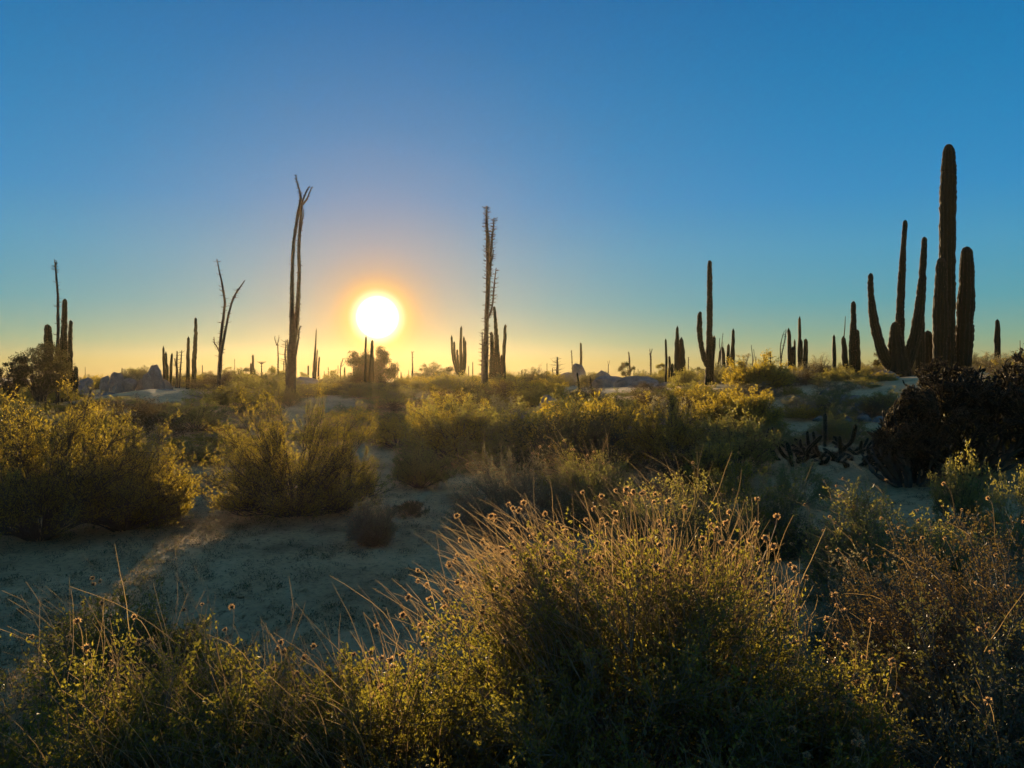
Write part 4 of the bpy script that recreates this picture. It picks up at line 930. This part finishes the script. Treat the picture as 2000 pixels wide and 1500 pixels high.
tree('low bushy tree on the dark hump near the small cardon', 478, 716, 56, 750, 40, 415, 'dark', n=28, per=90, clump=.13, leaf=.07, low=.1)
tree('thin sparse tree right of the thickest boojum', 592, 722, 34, 750, 42, 416, 'olive', n=20, per=40, clump=.15, leaf=.06, low=.1)
tree('pale sparse tree right of the wide forked boojum', 446, 715, 26, 750, 42, 417, 'olive', n=14, per=60, clump=.15, leaf=.06)
tree('low scrubby tree right of the smooth cardon poles', 400, 728, 44, 755, 38, 418, 'olive', n=20, per=60, clump=.15, leaf=.06, low=.1)
tree('low scrubby tree right of the stubby column', 1362, 712, 30, 740, 42, 419, 'dark', n=18, per=70, clump=.15, leaf=.07, low=.1)
tree('small scrubby tree with a bushy top below the left skyline columns', 650, 724, 40, 750, 55, 420, 'olive', n=20, per=70, clump=.15, leaf=.09, low=.1)

# ---- chollas: chains of short spiny joints
def cholla_meshes(Rx, H, seed, start=16, maxn=2600, L0=.075, r0=.0125):
    rnd = random.Random(seed); segs = []; tips = []
    for k in range(start):
        a = rnd.uniform(0, 6.28); th = rnd.uniform(.1, 1.25); d = Vector((math.sin(th) * math.cos(a), math.sin(th) * math.sin(a), math.cos(th)))
        tips.append((Vector((math.cos(a) * .1, math.sin(a) * .1, -.05)), d, 0))
    def ins(p):
        q = p.normalized(); k = .97 + .34 * noise.noise(q * 3.1 + Vector((seed, 0, 0))) + .12 * noise.noise(q * 9)
        return ((p.x / Rx) ** 2 + (p.y / Rx) ** 2 + (p.z / H) ** 2) / k ** 2
    while tips and len(segs) < maxn:
        p, d, g = tips.pop(rnd.randrange(min(len(tips), 60)))
        L = L0 * rnd.uniform(.7, 1.25) * (2.6 if g < 5 else 1.3 if g < 9 else 1); e = p + d * L
        if ins(e) > 1 or e.z < .02: 
            if ins(p) > .9: continue
            d = (d + Vector((0, 0, .8))).normalized(); e = p + d * L * .6
            if ins(e) > 1.05: continue
        rr = r0 * (2.3 if g < 3 else 1.6 if g < 6 else 1) * rnd.uniform(.8, 1.2)
        segs.append((p, e, rr, g))
        nb = 1 if rnd.random() < .45 else (2 if rnd.random() < .75 else 3)
        if g < 4: nb = 1 if rnd.random() < .75 else 2
        for _ in range(nb):
            w = .35 if g < 4 else .62
            nd = (d + Vector((rnd.gauss(0, w), rnd.gauss(0, w), rnd.gauss(.12, w * .8)))).normalized()
            tips.append((e, nd, g + 1))
    n = len(segs); P = np.array([[list(a.lerp(b, t)) for t in (0, .5, 1)] for a, b, _, _ in segs]); rr = np.array([s[2] for s in segs])[:, None] * np.array([[.62, 1, .45]])
    gen = np.array([s[3] for s in segs])
    return P, rr, gen
def cholla(label, px, ptop, w, d, seed, depthscale=1, **k):
    global rng
    rng = np.random.default_rng(seed)
    loc, H = place(px, ptop, d); Rx = w / 2 / F * d
    P, rr, gen = cholla_meshes(Rx, H, seed, **k)
    t = thing('cholla_cactus', label, 'cactus', loc)
    old = gen < 4
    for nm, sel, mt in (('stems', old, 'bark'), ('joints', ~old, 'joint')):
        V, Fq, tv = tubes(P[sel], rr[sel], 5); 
        zz = np.clip((V[:, 0] ** 2 + V[:, 1] ** 2) / Rx ** 2 + (V[:, 2] / H) ** 2, 0, 1); tv = np.clip(tv * .55 + .45 * zz ** 2, 0, 1)  # outer and upper joints tinted lighter, painting in their sunlit tips
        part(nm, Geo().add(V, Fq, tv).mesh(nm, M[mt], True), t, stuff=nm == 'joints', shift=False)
    idx = np.repeat(np.where(~old)[0], 9); c, td = along(P, idx, rng.random(len(idx))); o = norm(np.cross(td, rng.normal(size=td.shape)))
    r_ = rr[idx, 1][:, None]; b = c + o * r_ * .9; dd = norm(o + rng.normal(0, .4, o.shape)); L = rng.uniform(.012, .034, len(idx))[:, None]; sd = norm(np.cross(dd, td)) * .0022
    V = np.stack([b - sd, b + sd, b + dd * L], 1).reshape(-1, 3)
    part('spines', mesh_from('spines', V, [np.arange(len(V)).reshape(-1, 3)], M['cholla_spine'], tint=np.repeat(rng.random(len(b)), 3)), t, stuff=True, shift=False)
    return t
cholla('big dark cholla thicket with knobbly tips painted sunlit brown at the right edge', 1882, 668, 320, 10.5, 501, start=46, maxn=6500)
cholla('left sprawling cholla with long low branches reaching toward the rocks', 1775, 775, 170, 10.2, 502, start=28, maxn=3600)
cholla('cholla beyond the right edge of the view, cut off by the frame', 2010, 682, 190, 11.2, 503, start=28, maxn=3400)

# ---- creeping cactus: stout curved stems
def creeping(label, px, pbase, d, seed, n=10, L=.42, r0=.032, lean=0):
    global rng
    rnd = np.random.default_rng(seed); x = (px - 1000) / F * d; loc = Vector((x, d, gz(x, d)))
    t = thing('creeping_cactus', label, 'cactus', loc)
    for k in range(n):
        a = rnd.uniform(0, 6.28); q = rnd.uniform(0, .42); th = rnd.uniform(.2, 1.35); b = loc + Vector((math.cos(a) * q, math.sin(a) * q, -.03))
        h = Vector((math.cos(a) * math.sin(th) + lean, math.sin(a) * math.sin(th), 0)); LL = L * rnd.uniform(.5, 1.5)
        kk = rnd.uniform(.3, 1.0); wv = Vector((rnd.normal(0, .04), rnd.normal(0, .04), 0))
        p = [b, b + h * LL * .45 + Vector((0, 0, LL * .22)), b + h * LL * .8 + wv + Vector((0, 0, LL * .55 * kk)), b + h * LL * .92 - wv + Vector((0, 0, LL * kk * 1.1))]
        rr = r0 * rnd.uniform(.8, 1.2)
        me, info = column_mesh(p, [rr * 1.7, rr * 2, rr * 2.1, rr * 1.7], ribs=8, ring=.03, spr=3, seed=seed * 50 + k, depth=.25)
        o = part('stem', me, t); sp = spines_mesh(info, .03, .03, 4); sp.transform(Matrix.Translation(-loc)); part('spines', sp, o, stuff=True, shift=False)
creeping('creeping cactus cluster at the left of the dark patch', 1560, 925, 12.0, 601, 12, .34)
creeping('creeping cactus cluster with tall blunt stems above the sandy path', 1610, 915, 12.4, 602, 14, .46)
creeping('creeping cactus cluster with curled stems beside the broken boulder', 1665, 925, 11.6, 603, 14, .34)
creeping('creeping cactus cluster with fat tips left of the cholla', 1705, 925, 11.8, 604, 14, .44)
creeping('lone creeping cactus stem group under the low cholla branches', 1745, 930, 11.2, 605, 7, .4)

# ---- ground cover on the clearing
def ground_cover():
    global rng
    rng = np.random.default_rng(900)
    n = 18000; y = 3.4 + 11 * rng.random(n) ** 1.15; x = rng.uniform(-.68, .72, n) * y
    den = .5 + .5 * vnoise(x, y, 1.4, 51) + .5 * vnoise(x, y, .45, 52)
    xs = -2.9 - .165 * (y - 5.9); streak = np.abs(x - xs) < .55
    keep = (den > .62) | (streak & (rng.random(n) < .8)) | (rng.random(n) < .10); x = x[keep]; y = y[keep]; den = den[keep]; n = len(x)
    for nm, mt, m, hh, ww, lab in (('dry_ground_stems', 'litter', 9, .04, .0045, 'thin dry stems of tiny annual plants on the sandy clearing'), ('ground_weeds', 'dark', 5, .020, .008, 'low leafy weeds scattered over the sandy clearing')):
        xi = np.repeat(x, m) + rng.normal(0, .025, n * m); yi = np.repeat(y, m) + rng.normal(0, .025, n * m); z = ground_z(xi, yi)
        a = rng.uniform(0, 6.28, n * m); el = rng.uniform(.15, 1.45, n * m); D = np.stack([np.cos(a) * np.cos(el), np.sin(a) * np.cos(el), np.sin(el)], 1)
        up = rng.uniform(0, .03, n * m) if nm == 'ground_weeds' else -.004
        V, Ft, tv = leaves(np.stack([xi, yi, z + up], 1), D, rng.normal(size=D.shape), hh * rng.uniform(.4, 1.4, n * m), np.full(n * m, ww))
        o = bpy.data.objects.new(nm, Geo().add(V, Ft, tv).mesh(nm, M[mt])); COL.objects.link(o)
        o['kind'] = 'stuff'; tag(o, lab, 'ground cover')
    # pebbles
    n = 4500; y = 3.6 + 9 * rng.random(n); x = rng.uniform(-.66, .7, n) * y; s = rng.uniform(.005, .018, n) * (1 + 1.6 * (rng.random(n) < .05)); z = ground_z(x, y)
    octv = np.array([[1, 0, 0], [0, 1, 0], [-1, 0, 0], [0, -1, 0], [0, 0, .7], [0, 0, -.7]]); of = np.array([[0, 1, 4], [1, 2, 4], [2, 3, 4], [3, 0, 4], [1, 0, 5], [2, 1, 5], [3, 2, 5], [0, 3, 5]])
    V = (octv[None] * (1 + .3 * rng.normal(size=(n, 6, 1)))) * s[:, None, None] + np.stack([x, y, z], 1)[:, None]
    Ft = (np.arange(n)[:, None, None] * 6 + of[None]).reshape(-1, 3)
    o = bpy.data.objects.new('pebbles', mesh_from('pebbles', V.reshape(-1, 3), [Ft], M['sand'])); COL.objects.link(o)
    o['kind'] = 'stuff'; tag(o, 'granite grit and pebbles on the sand', 'pebbles')
ground_cover()
print('SHRUBS', len(pts), 'TRIS', sum(len(m.loops) - 2 * len(m.polygons) for m in bpy.data.meshes), 'OBJ', len(bpy.data.objects))

# ---- haze: the dusty air between the camera and the far plain
def haze():
    m, nt, out = mat('dusty_air')
    v = N(nt, 'ShaderNodeVolumePrincipled'); v.inputs['Color'].default_value = (1, .80, .50, 1); v.inputs['Density'].default_value = HAZE_DENSITY; v.inputs['Anisotropy'].default_value = HAZE_G
    nt.links.new(v.outputs[0], out.inputs['Volume'])
    x, z0, z1 = 262, -2.5, 9.5
    V = [(-x, -x, z0), (x, -x, z0), (x, x, z0), (-x, x, z0), (-x, -x, z1), (x, -x, z1), (x, x, z1), (-x, x, z1)]
    Fq = [(0, 3, 2, 1), (4, 5, 6, 7), (0, 1, 5, 4), (1, 2, 6, 5), (2, 3, 7, 6), (3, 0, 4, 7)]
    o = bpy.data.objects.new('haze', mesh_from('haze', V, [np.array(Fq)], m)); COL.objects.link(o); o['kind'] = 'stuff'
haze()
